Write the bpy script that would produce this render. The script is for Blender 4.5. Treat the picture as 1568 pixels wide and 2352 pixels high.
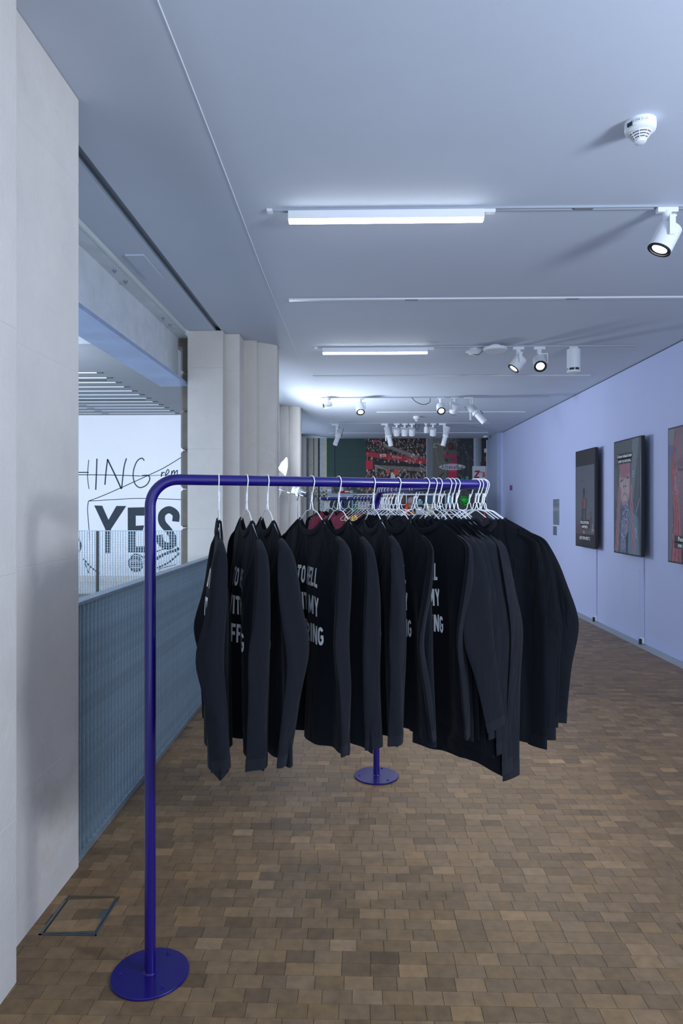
import bpy, bmesh, math, random
import numpy as np
from mathutils import Vector, Matrix

random.seed(7)
rng = np.random.default_rng(11)
PI = math.pi
for o in list(bpy.data.objects):
    bpy.data.objects.remove(o, do_unlink=True)
SC = bpy.context.scene
COL = SC.collection

# ------------------------------------------------------------------ camera
cam = bpy.data.cameras.new('camera')
cam.sensor_fit = 'VERTICAL'
cam.sensor_height = 36.0
cam.lens = 24.0
cam.shift_y = -11 / 2352
cam.clip_start = 0.05
cam.clip_end = 200
cam_o = bpy.data.objects.new('camera', cam)
COL.objects.link(cam_o)
cam_o.location = (0, 0, 1.5)
cam_o.rotation_euler = (PI / 2, 0, math.atan(36 / 1568))
SC.camera = cam_o

# ------------------------------------------------------------------ world, lights, exposure
SC.view_settings.view_transform = 'Standard'
SC.view_settings.look = 'None'
SC.view_settings.exposure = 0.47
SC.view_settings.gamma = 1.0
SC.view_settings.use_curve_mapping = False
W = bpy.data.worlds.new('world')
SC.world = W
W.use_nodes = True
bg = W.node_tree.nodes['Background']
bg.inputs[0].default_value = (0.62, 0.76, 1.0, 1)
bg.inputs[1].default_value = 1.28


def area_light(name, loc, direction, size, power, color=(0.80, 0.88, 1.0), shape='DISK', sy=None):
    l = bpy.data.lights.new(name, 'AREA')
    l.shape = shape
    l.size = size
    if sy:
        l.size_y = sy
    l.energy = power
    l.color = color
    o = bpy.data.objects.new(name, l)
    COL.objects.link(o)
    o.location = loc
    o.rotation_euler = Vector(direction).to_track_quat('-Z', 'Y').to_euler()
    return o


# strobe bounced into an umbrella by the right wall behind the camera
area_light('strobe_light_near', (2.85, 0.55, 2.05), (-0.55, 0.62, 0.42), 0.75, 80)
# strobe bounced into the umbrella between the far piers
area_light('strobe_light_far', (-1.17, 10.25, 1.93), (0.80, -0.10, 0.42), 0.55, 62)
# unseen fill light added to brighten the painted atrium wall
area_light('atrium_fill', (-4.8, 7.0, 2.85), (-0.02, 0.96, -0.22), 2.6, 130, (0.78, 0.87, 1.0), 'RECTANGLE', 0.8)


def spot_light(loc, direction, power, angle=55):
    l = bpy.data.lights.new('spot_lamp', 'SPOT')
    l.energy = power
    l.spot_size = math.radians(angle)
    l.spot_blend = 0.6
    l.shadow_soft_size = 0.04
    l.color = (1.0, 0.95, 0.88)
    o = bpy.data.objects.new('spot_lamp', l)
    COL.objects.link(o)
    o.location = loc
    o.rotation_euler = Vector(direction).to_track_quat('-Z', 'Y').to_euler()


# ------------------------------------------------------------------ materials
MATS = {}


def lin(c):
    return tuple((v / 255 / 12.92) if v / 255 <= 0.04045 else ((v / 255 + 0.055) / 1.055) ** 2.4 for v in c)


def mat(name, color, rough=0.6, metal=0.0, var=0.0, vscale=4.0, bump=0.0, bscale=60.0, spec=0.5,
        sheen=0.0, emit=None, estr=0.0, coat=0.0, stretch=None):
    if name in MATS:
        return MATS[name]
    m = bpy.data.materials.new(name)
    m.use_nodes = True
    nt = m.node_tree
    b = nt.nodes['Principled BSDF']
    b.inputs['Base Color'].default_value = (*color, 1)
    b.inputs['Roughness'].default_value = rough
    b.inputs['Metallic'].default_value = metal
    b.inputs['Specular IOR Level'].default_value = spec
    if sheen:
        b.inputs['Sheen Weight'].default_value = sheen
    if coat:
        b.inputs['Coat Weight'].default_value = coat
        b.inputs['Coat Roughness'].default_value = 0.08
    if emit:
        b.inputs['Emission Color'].default_value = (*emit, 1)
        b.inputs['Emission Strength'].default_value = estr
    if var or bump:
        tc = nt.nodes.new('ShaderNodeTexCoord')
        src = tc.outputs['Object']
        if stretch:
            mp = nt.nodes.new('ShaderNodeMapping')
            mp.inputs['Scale'].default_value = stretch
            nt.links.new(src, mp.inputs['Vector'])
            src = mp.outputs['Vector']
    if var:
        n = nt.nodes.new('ShaderNodeTexNoise')
        n.inputs['Scale'].default_value = vscale
        n.inputs['Detail'].default_value = 5
        n.inputs['Roughness'].default_value = 0.65
        nt.links.new(src, n.inputs['Vector'])
        mr = nt.nodes.new('ShaderNodeMapRange')
        mr.inputs['From Min'].default_value = 0.3
        mr.inputs['From Max'].default_value = 0.7
        mr.inputs['To Min'].default_value = 1 - var
        mr.inputs['To Max'].default_value = 1 + var * 0.6
        nt.links.new(n.outputs['Fac'], mr.inputs['Value'])
        mx = nt.nodes.new('ShaderNodeMix')
        mx.data_type = 'RGBA'
        mx.blend_type = 'MULTIPLY'
        mx.inputs['Factor'].default_value = 1
        mx.inputs['A'].default_value = (*color, 1)
        nt.links.new(mr.outputs['Result'], mx.inputs['B'])
        nt.links.new(mx.outputs['Result'], b.inputs['Base Color'])
    if bump:
        n2 = nt.nodes.new('ShaderNodeTexNoise')
        n2.inputs['Scale'].default_value = bscale
        n2.inputs['Detail'].default_value = 4
        nt.links.new(src, n2.inputs['Vector'])
        bp = nt.nodes.new('ShaderNodeBump')
        bp.inputs['Strength'].default_value = bump
        bp.inputs['Distance'].default_value = 0.01
        nt.links.new(n2.outputs['Fac'], bp.inputs['Height'])
        nt.links.new(bp.outputs['Normal'], b.inputs['Normal'])
    MATS[name] = m
    return m


def color_mat(name, emission=0.0, rough=0.6):
    """material whose colour comes from the mesh colour attribute (flat print or screen picture)"""
    m = bpy.data.materials.new(name)
    m.use_nodes = True
    nt = m.node_tree
    b = nt.nodes['Principled BSDF']
    a = nt.nodes.new('ShaderNodeAttribute')
    a.attribute_name = 'print'
    b.inputs['Roughness'].default_value = rough
    if emission:
        b.inputs['Base Color'].default_value = (0.01, 0.01, 0.012, 1)
        nt.links.new(a.outputs['Color'], b.inputs['Emission Color'])
        b.inputs['Emission Strength'].default_value = emission
    else:
        nt.links.new(a.outputs['Color'], b.inputs['Base Color'])
    return m


def stone_mat():
    m = mat('stone', (0.645, 0.61, 0.555), 0.85, var=0.10, vscale=1.6, bump=0.25, bscale=55)
    nt = m.node_tree
    b = nt.nodes['Principled BSDF']
    src = [l for l in nt.links if l.to_socket == b.inputs['Base Color']][0].from_socket
    tc = nt.nodes.new('ShaderNodeTexCoord')
    n = nt.nodes.new('ShaderNodeTexNoise')
    n.inputs['Scale'].default_value = 1.3
    n.inputs['Detail'].default_value = 7
    n.inputs['Roughness'].default_value = 0.7
    nt.links.new(tc.outputs['Object'], n.inputs['Vector'])
    cr = nt.nodes.new('ShaderNodeValToRGB')
    cr.color_ramp.elements[0].position = 0.56
    cr.color_ramp.elements[0].color = (0, 0, 0, 1)
    cr.color_ramp.elements[1].position = 0.72
    cr.color_ramp.elements[1].color = (1, 1, 1, 1)
    nt.links.new(n.outputs['Fac'], cr.inputs['Fac'])
    mu = nt.nodes.new('ShaderNodeMath')
    mu.operation = 'MULTIPLY'
    mu.inputs[1].default_value = 0.62
    nt.links.new(cr.outputs['Color'], mu.inputs[0])
    mx = nt.nodes.new('ShaderNodeMix')
    mx.data_type = 'RGBA'
    nt.links.new(mu.outputs[0], mx.inputs['Factor'])
    nt.links.new(src, mx.inputs['A'])
    mx.inputs['B'].default_value = (0.50, 0.42, 0.32, 1)
    nt.links.new(mx.outputs['Result'], b.inputs['Base Color'])
    return m


def wood_mat():
    m = bpy.data.materials.new('end_grain_wood')
    m.use_nodes = True
    nt = m.node_tree
    N = nt.nodes.new
    L = nt.links.new
    b = nt.nodes['Principled BSDF']
    uv = N('ShaderNodeUVMap')
    uv.uv_map = 'grain'
    att = N('ShaderNodeAttribute')
    att.attribute_name = 'tone'
    noi = N('ShaderNodeTexNoise')
    noi.inputs['Scale'].default_value = 1.4
    noi.inputs['Detail'].default_value = 3
    L(uv.outputs[0], noi.inputs['Vector'])
    ln = N('ShaderNodeVectorMath')
    ln.operation = 'LENGTH'
    L(uv.outputs[0], ln.inputs[0])
    ad = N('ShaderNodeMath')
    ad.operation = 'MULTIPLY_ADD'
    ad.inputs[1].default_value = 0.35
    L(noi.outputs['Fac'], ad.inputs[0])
    L(ln.outputs['Value'], ad.inputs[2])
    mu = N('ShaderNodeMath')
    mu.operation = 'MULTIPLY'
    mu.inputs[1].default_value = 95.0
    L(ad.outputs[0], mu.inputs[0])
    si = N('ShaderNodeMath')
    si.operation = 'SINE'
    L(mu.outputs[0], si.inputs[0])
    mr = N('ShaderNodeMapRange')
    mr.inputs['From Min'].default_value = -1
    mr.inputs['From Max'].default_value = 1
    mr.inputs['To Min'].default_value = 0.70
    mr.inputs['To Max'].default_value = 1.08
    L(si.outputs[0], mr.inputs['Value'])
    tc = N('ShaderNodeTexCoord')
    n2 = N('ShaderNodeTexNoise')
    n2.inputs['Scale'].default_value = 26
    n2.inputs['Detail'].default_value = 6
    L(tc.outputs['Object'], n2.inputs['Vector'])
    mr2 = N('ShaderNodeMapRange')
    mr2.inputs['From Min'].default_value = 0.3
    mr2.inputs['From Max'].default_value = 0.7
    mr2.inputs['To Min'].default_value = 0.74
    mr2.inputs['To Max'].default_value = 1.12
    L(n2.outputs['Fac'], mr2.inputs['Value'])
    m1 = N('ShaderNodeMath')
    m1.operation = 'MULTIPLY'
    L(mr.outputs['Result'], m1.inputs[0])
    L(mr2.outputs['Result'], m1.inputs[1])
    mx = N('ShaderNodeMix')
    mx.data_type = 'RGBA'
    mx.blend_type = 'MULTIPLY'
    mx.inputs['Factor'].default_value = 1
    L(att.outputs['Color'], mx.inputs['A'])
    L(m1.outputs[0], mx.inputs['B'])
    L(mx.outputs['Result'], b.inputs['Base Color'])
    rr = N('ShaderNodeMapRange')
    rr.inputs['To Min'].default_value = 0.42
    rr.inputs['To Max'].default_value = 0.58
    L(n2.outputs['Fac'], rr.inputs['Value'])
    L(rr.outputs['Result'], b.inputs['Roughness'])
    b.inputs['Specular IOR Level'].default_value = 0.45
    bp = N('ShaderNodeBump')
    bp.inputs['Strength'].default_value = 0.12
    bp.inputs['Distance'].default_value = 0.002
    L(m1.outputs[0], bp.inputs['Height'])
    L(bp.outputs['Normal'], b.inputs['Normal'])
    return m


M_stone = stone_mat()
M_stone_dark = mat('shaded_stone', (0.19, 0.172, 0.14), 0.9, var=0.2, vscale=5, bump=0.3)  # pier stone darkened: shade on its outer edge is put into the colour
M_wood = wood_mat()
M_joint = mat('floor_joint', (0.09, 0.066, 0.046), 0.8)
M_ceil = mat('ceiling_paint', (0.56, 0.62, 0.71), 0.8, var=0.03, vscale=1.2, bump=0.06, bscale=220)
M_wallR = mat('lavender_paint', (0.48, 0.535, 0.78), 0.55, var=0.02, vscale=1.0, bump=0.03, bscale=200)
M_wallW = mat('white_wall_paint', (0.86, 0.88, 0.92), 0.7, var=0.02, vscale=2)
M_conc = mat('concrete_strip', (0.36, 0.38, 0.38), 0.5, var=0.12, vscale=9)
M_dark = mat('dark_recess', (0.07, 0.085, 0.10), 0.8, var=0.1)
M_slab = mat('dark_slab', (0.10, 0.11, 0.12), 0.7, var=0.1)
M_galv = mat('galvanised_steel', (0.30, 0.385, 0.44), 0.42, metal=0.5, var=0.22, vscale=26, bump=0.05, bscale=120)
M_galv2 = mat('galvanised_beam', (0.74, 0.79, 0.81), 0.5, metal=0.15, var=0.12, vscale=5)
M_strip = mat('zinc_edge', (0.72, 0.78, 0.74), 0.4, metal=0.2)
M_blue = mat('ultramarine_paint', (0.010, 0.0035, 0.135), 0.28, spec=0.45, coat=0.25, var=0.04, vscale=20)
M_weld = mat('weld_metal', (0.35, 0.33, 0.5), 0.35, metal=0.5)
M_black = mat('black_jersey', (0.0058, 0.0074, 0.0112), 0.95, var=0.12, vscale=3, bump=0.18, bscale=500, sheen=0.05, spec=0.15)
M_collar = mat('black_rib', (0.0092, 0.0112, 0.0155), 0.95, bump=0.3, bscale=400, sheen=0.05, spec=0.15)
def add_wrinkles(m):
    nt = m.node_tree
    b = nt.nodes['Principled BSDF']
    src = [l for l in nt.links if l.to_socket == b.inputs['Normal']][0].from_socket
    tc = nt.nodes.new('ShaderNodeTexCoord')
    mp = nt.nodes.new('ShaderNodeMapping')
    mp.inputs['Scale'].default_value = (1.0, 1.0, 0.32)
    n = nt.nodes.new('ShaderNodeTexNoise')
    n.inputs['Scale'].default_value = 11
    n.inputs['Detail'].default_value = 3
    n.inputs['Distortion'].default_value = 0.8
    bp = nt.nodes.new('ShaderNodeBump')
    bp.inputs['Strength'].default_value = 0.55
    bp.inputs['Distance'].default_value = 0.03
    nt.links.new(tc.outputs['Object'], mp.inputs['Vector'])
    nt.links.new(mp.outputs['Vector'], n.inputs['Vector'])
    nt.links.new(n.outputs['Fac'], bp.inputs['Height'])
    nt.links.new(src, bp.inputs['Normal'])
    nt.links.new(bp.outputs['Normal'], b.inputs['Normal'])


add_wrinkles(M_black)
M_print = mat('white_print', (0.93, 0.93, 0.91), 0.7, var=0.03, vscale=40)
M_wire = mat('white_wire', (0.82, 0.84, 0.86), 0.3, spec=0.6)
M_white = mat('white_plastic', (0.76, 0.79, 0.82), 0.38)
M_white2 = mat('white_enamel', (0.70, 0.73, 0.77), 0.35)
M_blk = mat('black_plastic', (0.012, 0.014, 0.018), 0.35)
M_led = mat('led_diffuser', (1, 1, 1), 0.5, emit=(0.93, 0.96, 1.0), estr=12.0)
M_lens = mat('lamp_lens', (1, 1, 1), 0.3, emit=(1.0, 0.97, 0.92), estr=5.0)
M_lensoff = mat('lamp_lens_unlit', (0.35, 0.37, 0.40), 0.2)
M_slot = mat('grille_dark', (0.02, 0.03, 0.035), 0.6)
M_ink = mat('mural_ink', (0.022, 0.040, 0.060), 0.7, var=0.15, vscale=12)
M_grey = mat('strobe_grey', (0.075, 0.09, 0.115), 0.4)
M_chrome = mat('chrome', (0.55, 0.57, 0.6), 0.15, metal=1.0)
M_maroon = mat('maroon_jersey', (0.16, 0.022, 0.05), 0.9)
M_yellow = mat('yellow_print', (0.72, 0.56, 0.02), 0.8)
M_text = mat('caption_text', (0.6, 0.62, 0.66), 0.5, emit=(0.62, 0.66, 0.72), estr=0.25)
M_capbox = mat('caption_box', (0.012, 0.014, 0.018), 0.5)
M_greytext = mat('grey_text', (0.25, 0.27, 0.3), 0.6)


def cmat(name, srgb, rough=0.6):
    return mat(name, lin(srgb), rough)


# ------------------------------------------------------------------ mesh helpers
class MB:
    def __init__(self):
        self.v = []
        self.f = []

    def add(self, vs, fs):
        n = len(self.v)
        self.v += [tuple(p) for p in vs]
        self.f += [tuple(i + n for i in f) for f in fs]
        return self

    def box(self, x0, x1, y0, y1, z0, z1):
        v = [(x, y, z) for z in (z0, z1) for y in (y0, y1) for x in (x0, x1)]
        return self.add(v, [(0, 2, 3, 1), (4, 5, 7, 6), (0, 1, 5, 4), (2, 6, 7, 3), (0, 4, 6, 2), (1, 3, 7, 5)])

    def obox(self, c, ax, ay, az):
        c = Vector(c); ax = Vector(ax); ay = Vector(ay); az = Vector(az)
        v = [c + sx * ax + sy * ay + sz * az for sz in (-1, 1) for sy in (-1, 1) for sx in (-1, 1)]
        return self.add(v, [(0, 2, 3, 1), (4, 5, 7, 6), (0, 1, 5, 4), (2, 6, 7, 3), (0, 4, 6, 2), (1, 3, 7, 5)])

    def prism(self, poly, z0, z1):
        n = len(poly)
        v = [(x, y, z0) for x, y in poly] + [(x, y, z1) for x, y in poly]
        f = [tuple(range(n - 1, -1, -1)), tuple(range(n, 2 * n))]
        f += [(i, (i + 1) % n, n + (i + 1) % n, n + i) for i in range(n)]
        return self.add(v, f)

    def tube(self, pts, r, n=8, closed=False, caps=True, wide=None, r2=None):
        pts = [Vector(p) for p in pts]
        m = len(pts)
        ra = [r] * m if not hasattr(r, '__len__') else r
        rb = ra if r2 is None else ([r2] * m if not hasattr(r2, '__len__') else r2)
        vs = []
        side = None
        for i, p in enumerate(pts):
            if closed:
                t = pts[(i + 1) % m] - pts[i - 1]
            else:
                t = pts[min(i + 1, m - 1)] - pts[max(i - 1, 0)]
            t.normalize()
            if wide is not None:
                w = Vector(wide[i]) if hasattr(wide[0], '__len__') else Vector(wide)
                side = w - t * w.dot(t)
            else:
                if side is None:
                    a = Vector((0, 0, 1)) if abs(t.z) < 0.9 else Vector((1, 0, 0))
                    side = t.cross(a)
                side = side - t * side.dot(t)
            side.normalize()
            oth = t.cross(side)
            for k in range(n):
                a = 2 * PI * k / n
                vs.append(p + side * (math.cos(a) * ra[i]) + oth * (math.sin(a) * rb[i]))
        fs = []
        last = m if closed else m - 1
        for i in range(last):
            j = (i + 1) % m
            for k in range(n):
                l = (k + 1) % n
                fs.append((i * n + k, i * n + l, j * n + l, j * n + k))
        if caps and not closed:
            fs.append(tuple(range(n - 1, -1, -1)))
            fs.append(tuple((m - 1) * n + k for k in range(n)))
        return self.add(vs, fs)

    def lathe(self, prof, o, axis=(0, 0, 1), n=24):
        """prof: list of (radius, height along axis)"""
        ax = Vector(axis).normalized()
        a = Vector((1, 0, 0)) if abs(ax.x) < 0.9 else Vector((0, 1, 0))
        e1 = ax.cross(a).normalized()
        e2 = ax.cross(e1)
        o = Vector(o)
        vs = []
        for r, h in prof:
            for k in range(n):
                t = 2 * PI * k / n
                vs.append(o + ax * h + e1 * (r * math.cos(t)) + e2 * (r * math.sin(t)))
        fs = []
        for i in range(len(prof) - 1):
            for k in range(n):
                l = (k + 1) % n
                fs.append((i * n + k, i * n + l, (i + 1) * n + l, (i + 1) * n + k))
        if prof[0][0] > 1e-6:
            fs.append(tuple(range(n - 1, -1, -1)))
        if prof[-1][0] > 1e-6:
            b = (len(prof) - 1) * n
            fs.append(tuple(b + k for k in range(n)))
        return self.add(vs, fs)

    def grid(self, rows):
        """rows: list of equal-length rows of points"""
        nr, nc = len(rows), len(rows[0])
        vs = [p for r in rows for p in r]
        fs = [(i * nc + j, i * nc + j + 1, (i + 1) * nc + j + 1, (i + 1) * nc + j)
              for i in range(nr - 1) for j in range(nc - 1)]
        return self.add(vs, fs)

    def build(self, name, m, parent=None, smooth=True, bevel=0.0, fix=True, seg=2):
        me = bpy.data.meshes.new(name)
        vs = self.v
        if parent is not None:
            inv = WORLD[parent.name].inverted()
            vs = [inv @ Vector(p) for p in vs]
        me.from_pydata(vs, [], self.f)
        if fix or bevel:
            b = bmesh.new()
            b.from_mesh(me)
            bmesh.ops.remove_doubles(b, verts=b.verts, dist=1e-6)
            if bevel:
                es = [e for e in b.edges if len(e.link_faces) == 2 and e.calc_face_angle(0) > 0.6]
                bmesh.ops.bevel(b, geom=es, offset=bevel, segments=seg, profile=0.6, affect='EDGES')
            if fix:
                bmesh.ops.recalc_face_normals(b, faces=b.faces)
            b.to_mesh(me)
            b.free()
        me.materials.append(m)
        if smooth:
            me.shade_smooth()
            me.set_sharp_from_angle(angle=math.radians(38))
        o = bpy.data.objects.new(name, me)
        COL.objects.link(o)
        WORLD[o.name] = Matrix.Identity(4)
        if parent is not None:
            o.parent = parent
            WORLD[o.name] = WORLD[parent.name].copy()
        return o


WORLD = {}


def thing(name, label, cat, loc=(0, 0, 0), group=None):
    o = bpy.data.objects.new(name, None)
    o.empty_display_size = 0.05
    COL.objects.link(o)
    o.location = loc
    WORLD[o.name] = Matrix.Translation(Vector(loc))
    o['label'] = label
    o['category'] = cat
    if group:
        o['group'] = group
    return o


def tag(o, label, cat, group=None):
    o['label'] = label
    o['category'] = cat
    if group:
        o['group'] = group
    return o


def struct(o, label=None, cat=None):
    o['kind'] = 'structure'
    if label:
        o['label'] = label
    if cat:
        o['category'] = cat
    return o


def catmull(pts, k=6):
    pts = [Vector(p) for p in pts]
    out = []
    n = len(pts)
    for i in range(n - 1):
        p0 = pts[max(i - 1, 0)]; p1 = pts[i]; p2 = pts[i + 1]; p3 = pts[min(i + 2, n - 1)]
        for j in range(k):
            t = j / k
            out.append(0.5 * ((2 * p1) + (p2 - p0) * t + (2 * p0 - 5 * p1 + 4 * p2 - p3) * t * t
                              + (3 * p1 - p0 - 3 * p2 + p3) * t ** 3))
    out.append(pts[-1])
    return out


def text_mesh(body, size, width_scale=1.0):
    """2D triangles of a line of built-in-font text, origin at its centre"""
    cu = bpy.data.curves.new('t', 'FONT')
    cu.body = body
    cu.size = size
    cu.align_x = 'CENTER'
    cu.align_y = 'CENTER'
    cu.resolution_u = 3
    o = bpy.data.objects.new('t', cu)
    COL.objects.link(o)
    dg = bpy.context.evaluated_depsgraph_get()
    me = bpy.data.meshes.new_from_object(o.evaluated_get(dg))
    v = [(p.co.x * width_scale, p.co.y) for p in me.vertices]
    f = [tuple(p.vertices) for p in me.polygons]
    bpy.data.objects.remove(o, do_unlink=True)
    bpy.data.curves.remove(cu)
    bpy.data.meshes.remove(me)
    return v, f


# stroke letters: centre lines in a cell of height 1; thick strokes make bold capitals
def arc(cx, cy, rx, ry, a0, a1, n=10):
    return [(cx + rx * math.cos(math.radians(a0 + (a1 - a0) * i / n)),
             cy + ry * math.sin(math.radians(a0 + (a1 - a0) * i / n))) for i in range(n + 1)]


GL = {
    'T': (0.58, [[(0, .9), (.58, .9)], [(.29, 0), (.29, 1)]]),
    'O': (0.62, [arc(.31, .68, .21, .22, 0, 180) + arc(.31, .32, .21, .22, 180, 360) + [(.52, .68)]]),
    'H': (0.64, [[(.1, 0), (.1, 1)], [(.54, 0), (.54, 1)], [(.1, .5), (.54, .5)]]),
    'E': (0.52, [[(.1, 0), (.1, 1)], [(.1, .9), (.52, .9)], [(.1, .5), (.48, .5)], [(.1, .1), (.52, .1)]]),
    'L': (0.50, [[(.1, 0), (.1, 1)], [(.1, .1), (.5, .1)]]),
    'W': (0.90, [[(.09, 1), (.26, .04), (.45, .92), (.64, .04), (.81, 1)]]),
    'I': (0.22, [[(.11, 0), (.11, 1)]]),
    'M': (0.78, [[(.1, 0), (.1, 1)], [(.68, 0), (.68, 1)], [(.12, .98), (.39, .2), (.66, .98)]]),
    'Y': (0.62, [[(.08, 1), (.31, .45), (.54, 1)], [(.31, 0), (.31, .5)]]),
    'S': (0.58, [arc(.29, .69, .19, .21, 20, 250, 12) + [(.3, .5)] + arc(.29, .31, .19, .21, 70, -160, 12)]),
    'U': (0.62, [[(.1, 1), (.1, .32)] + arc(.31, .31, .21, .21, 180, 360) + [(.52, 1)]]),
    'F': (0.50, [[(.1, 0), (.1, 1)], [(.1, .9), (.5, .9)], [(.1, .48), (.45, .48)]]),
    'R': (0.62, [[(.1, 0), (.1, 1)], [(.1, .9), (.3, .9)] + arc(.3, .69, .2, .21, 90, -90) + [(.1, .48)], [(.3, .48), (.53, 0)]]),
    'N': (0.64, [[(.1, 0), (.1, 1)], [(.54, 0), (.54, 1)], [(.13, .97), (.51, .03)]]),
    'G': (0.62, [arc(.31, .68, .21, .22, 25, 180) + arc(.31, .32, .21, .22, 180, 360) + [(.52, .46), (.32, .46)]]),
    'A': (0.62, [[(.05, 0), (.31, 1), (.57, 0)], [(.15, .3), (.47, .3)]]),
    'C': (0.6, [arc(.31, .68, .21, .22, 25, 180) + arc(.31, .32, .21, .22, 180, 335)]),
    'Z': (0.6, [[(.02, .9), (.56, .9), (.04, .1), (.58, .1)]]),
    ' ': (0.24, []),
}


def resample(pl, step):
    out = [pl[0]]
    for a, b in zip(pl, pl[1:]):
        d = math.dist(a, b)
        k = max(1, int(math.ceil(d / step)))
        for i in range(1, k + 1):
            out.append((a[0] + (b[0] - a[0]) * i / k, a[1] + (b[1] - a[1]) * i / k))
    return out


def ribbon(pl, w, step=0.12):
    """2D ribbon of quads: list of (left,right) pairs"""
    pl = resample(pl, step)
    n = len(pl)
    wl = w if hasattr(w, '__len__') else None
    prs = []
    for i in range(n):
        a = pl[max(i - 1, 0)]; b = pl[min(i + 1, n - 1)]
        d0 = (pl[i][0] - a[0], pl[i][1] - a[1]); d1 = (b[0] - pl[i][0], b[1] - pl[i][1])
        tx, ty = b[0] - a[0], b[1] - a[1]
        l = math.hypot(tx, ty) or 1
        nx, ny = -ty / l, tx / l
        k = 1.0
        l0 = math.hypot(*d0); l1 = math.hypot(*d1)
        if l0 > 1e-9 and l1 > 1e-9:
            cs = (d0[0] * d1[0] + d0[1] * d1[1]) / l0 / l1
            k = min(1.6, 1 / max(0.3, math.sqrt(max(0.0, (1 + cs) / 2))))
        ww = (w if wl is None else w[min(int(i * len(w) / n), len(w) - 1)]) * 0.5 * k
        prs.append(((pl[i][0] + nx * ww, pl[i][1] + ny * ww), (pl[i][0] - nx * ww, pl[i][1] - ny * ww)))
    return prs


def text_strokes(s, gap=0.09):
    x = 0
    out = []
    for ch in s:
        w, pls = GL[ch]
        for pl in pls:
            out.append([(p[0] + x, p[1]) for p in pl])
        x += w + gap
    return out, x - gap


# raster painting for flat prints and screen pictures
class Img:
    def __init__(self, w, h, c):
        self.a = np.zeros((h, w, 3))
        self.a[:] = c
        self.w, self.h = w, h
        self.yy, self.xx = np.mgrid[0:h, 0:w] + 0.5

    def mask(self, m, c, k=1.0):
        m = np.clip(m, 0, 1)[..., None] * k
        self.a = self.a * (1 - m) + np.array(c) * m

    def rect(self, x0, y0, x1, y1, c, k=1.0):
        self.mask(((self.xx >= x0) & (self.xx < x1) & (self.yy >= y0) & (self.yy < y1)).astype(float), c, k)

    def ell(self, cx, cy, rx, ry, c, k=1.0, soft=0.08):
        d = np.sqrt(((self.xx - cx) / rx) ** 2 + ((self.yy - cy) / ry) ** 2)
        self.mask((1 + soft - d) / (2 * soft), c, k)

    def line(self, pts, w, c, k=1.0):
        for (x0, y0), (x1, y1) in zip(pts, pts[1:]):
            dx, dy = x1 - x0, y1 - y0
            l2 = dx * dx + dy * dy + 1e-9
            t = np.clip(((self.xx - x0) * dx + (self.yy - y0) * dy) / l2, 0, 1)
            d = np.hypot(self.xx - x0 - t * dx, self.yy - y0 - t * dy)
            self.mask(w / 2 + 0.5 - d, c, k)

    def poly(self, pts, c, k=1.0):
        m = np.zeros((self.h, self.w), bool)
        n = len(pts)
        for i in range(n):
            x0, y0 = pts[i]; x1, y1 = pts[(i + 1) % n]
            cond = (y0 <= self.yy) != (y1 <= self.yy)
            xi = (x1 - x0) * (self.yy - y0) / ((y1 - y0) if y1 != y0 else 1e-9) + x0
            m ^= cond & (self.xx < xi)
        self.mask(m.astype(float), c, k)

    def noise(self, amp):
        self.a = self.a * (1 + rng.normal(0, amp, (self.h, self.w, 1)))

    def to_mesh(self, name, m, parent, p00, ex, ez):
        """p00 top-left corner, ex full width vector, ez full downward vector"""
        h, w = self.h, self.w
        p00 = np.array(p00, float); ex = np.array(ex, float); ez = np.array(ez, float)
        gx = np.arange(w + 1) / w
        gy = np.arange(h + 1) / h
        P = p00 + gx[None, :, None] * ex + gy[:, None, None] * ez
        if parent is not None:
            P = P - np.array(WORLD[parent.name].translation)
        idx = np.arange((w + 1) * (h + 1)).reshape(h + 1, w + 1)
        F = np.stack([idx[:-1, :-1], idx[1:, :-1], idx[1:, 1:], idx[:-1, 1:]], -1).reshape(-1, 4)
        me = bpy.data.meshes.new(name)
        me.from_pydata(P.reshape(-1, 3).tolist(), [], F.tolist())
        ca = me.color_attributes.new('print', 'FLOAT_COLOR', 'CORNER')
        s = np.clip(self.a.reshape(-1, 3), 0, 255) / 255
        l = np.where(s <= 0.04045, s / 12.92, ((s + 0.055) / 1.055) ** 2.4)
        rgba = np.concatenate([l, np.ones((l.shape[0], 1))], 1).repeat(4, 0)
        ca.data.foreach_set('color', rgba.astype(np.float32).ravel())
        me.materials.append(m)
        o = bpy.data.objects.new(name, me)
        COL.objects.link(o)
        WORLD[o.name] = Matrix.Identity(4)
        if parent is not None:
            o.parent = parent
            WORLD[o.name] = WORLD[parent.name].copy()
        return o


# ------------------------------------------------------------------ room shell
XW = 3.14        # right wall
YF = 16.1        # far wall
ZC = 3.12        # ceiling

# floor: bedding under the blocks
floor = struct(MB().box(-1.26, 3.02, -1.2, YF, -0.30, -0.0042).build('floor', M_joint, smooth=False))
struct(MB().box(3.02, XW + 0.02, -1.2, YF, -0.30, 0.0).build('trim_1', M_conc, smooth=False))

HX0, HX1, HY0, HY1 = -1.118, -0.913, 2.372, 2.588      # floor box opening
BX, BY = 0.0925, 0.0615


def tone():
    t = random.gauss(0, 1)
    base = np.array((0.245, 0.153, 0.074)) * math.exp(0.13 * t)
    if random.random() < 0.12:
        base *= 1.25
    if random.random() < 0.16:
        base *= 0.80
    g = random.uniform(-0.05, 0.06)
    base = base * np.array((1 - g * 0.5, 1, 1 + g * 1.6))
    return base


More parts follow.
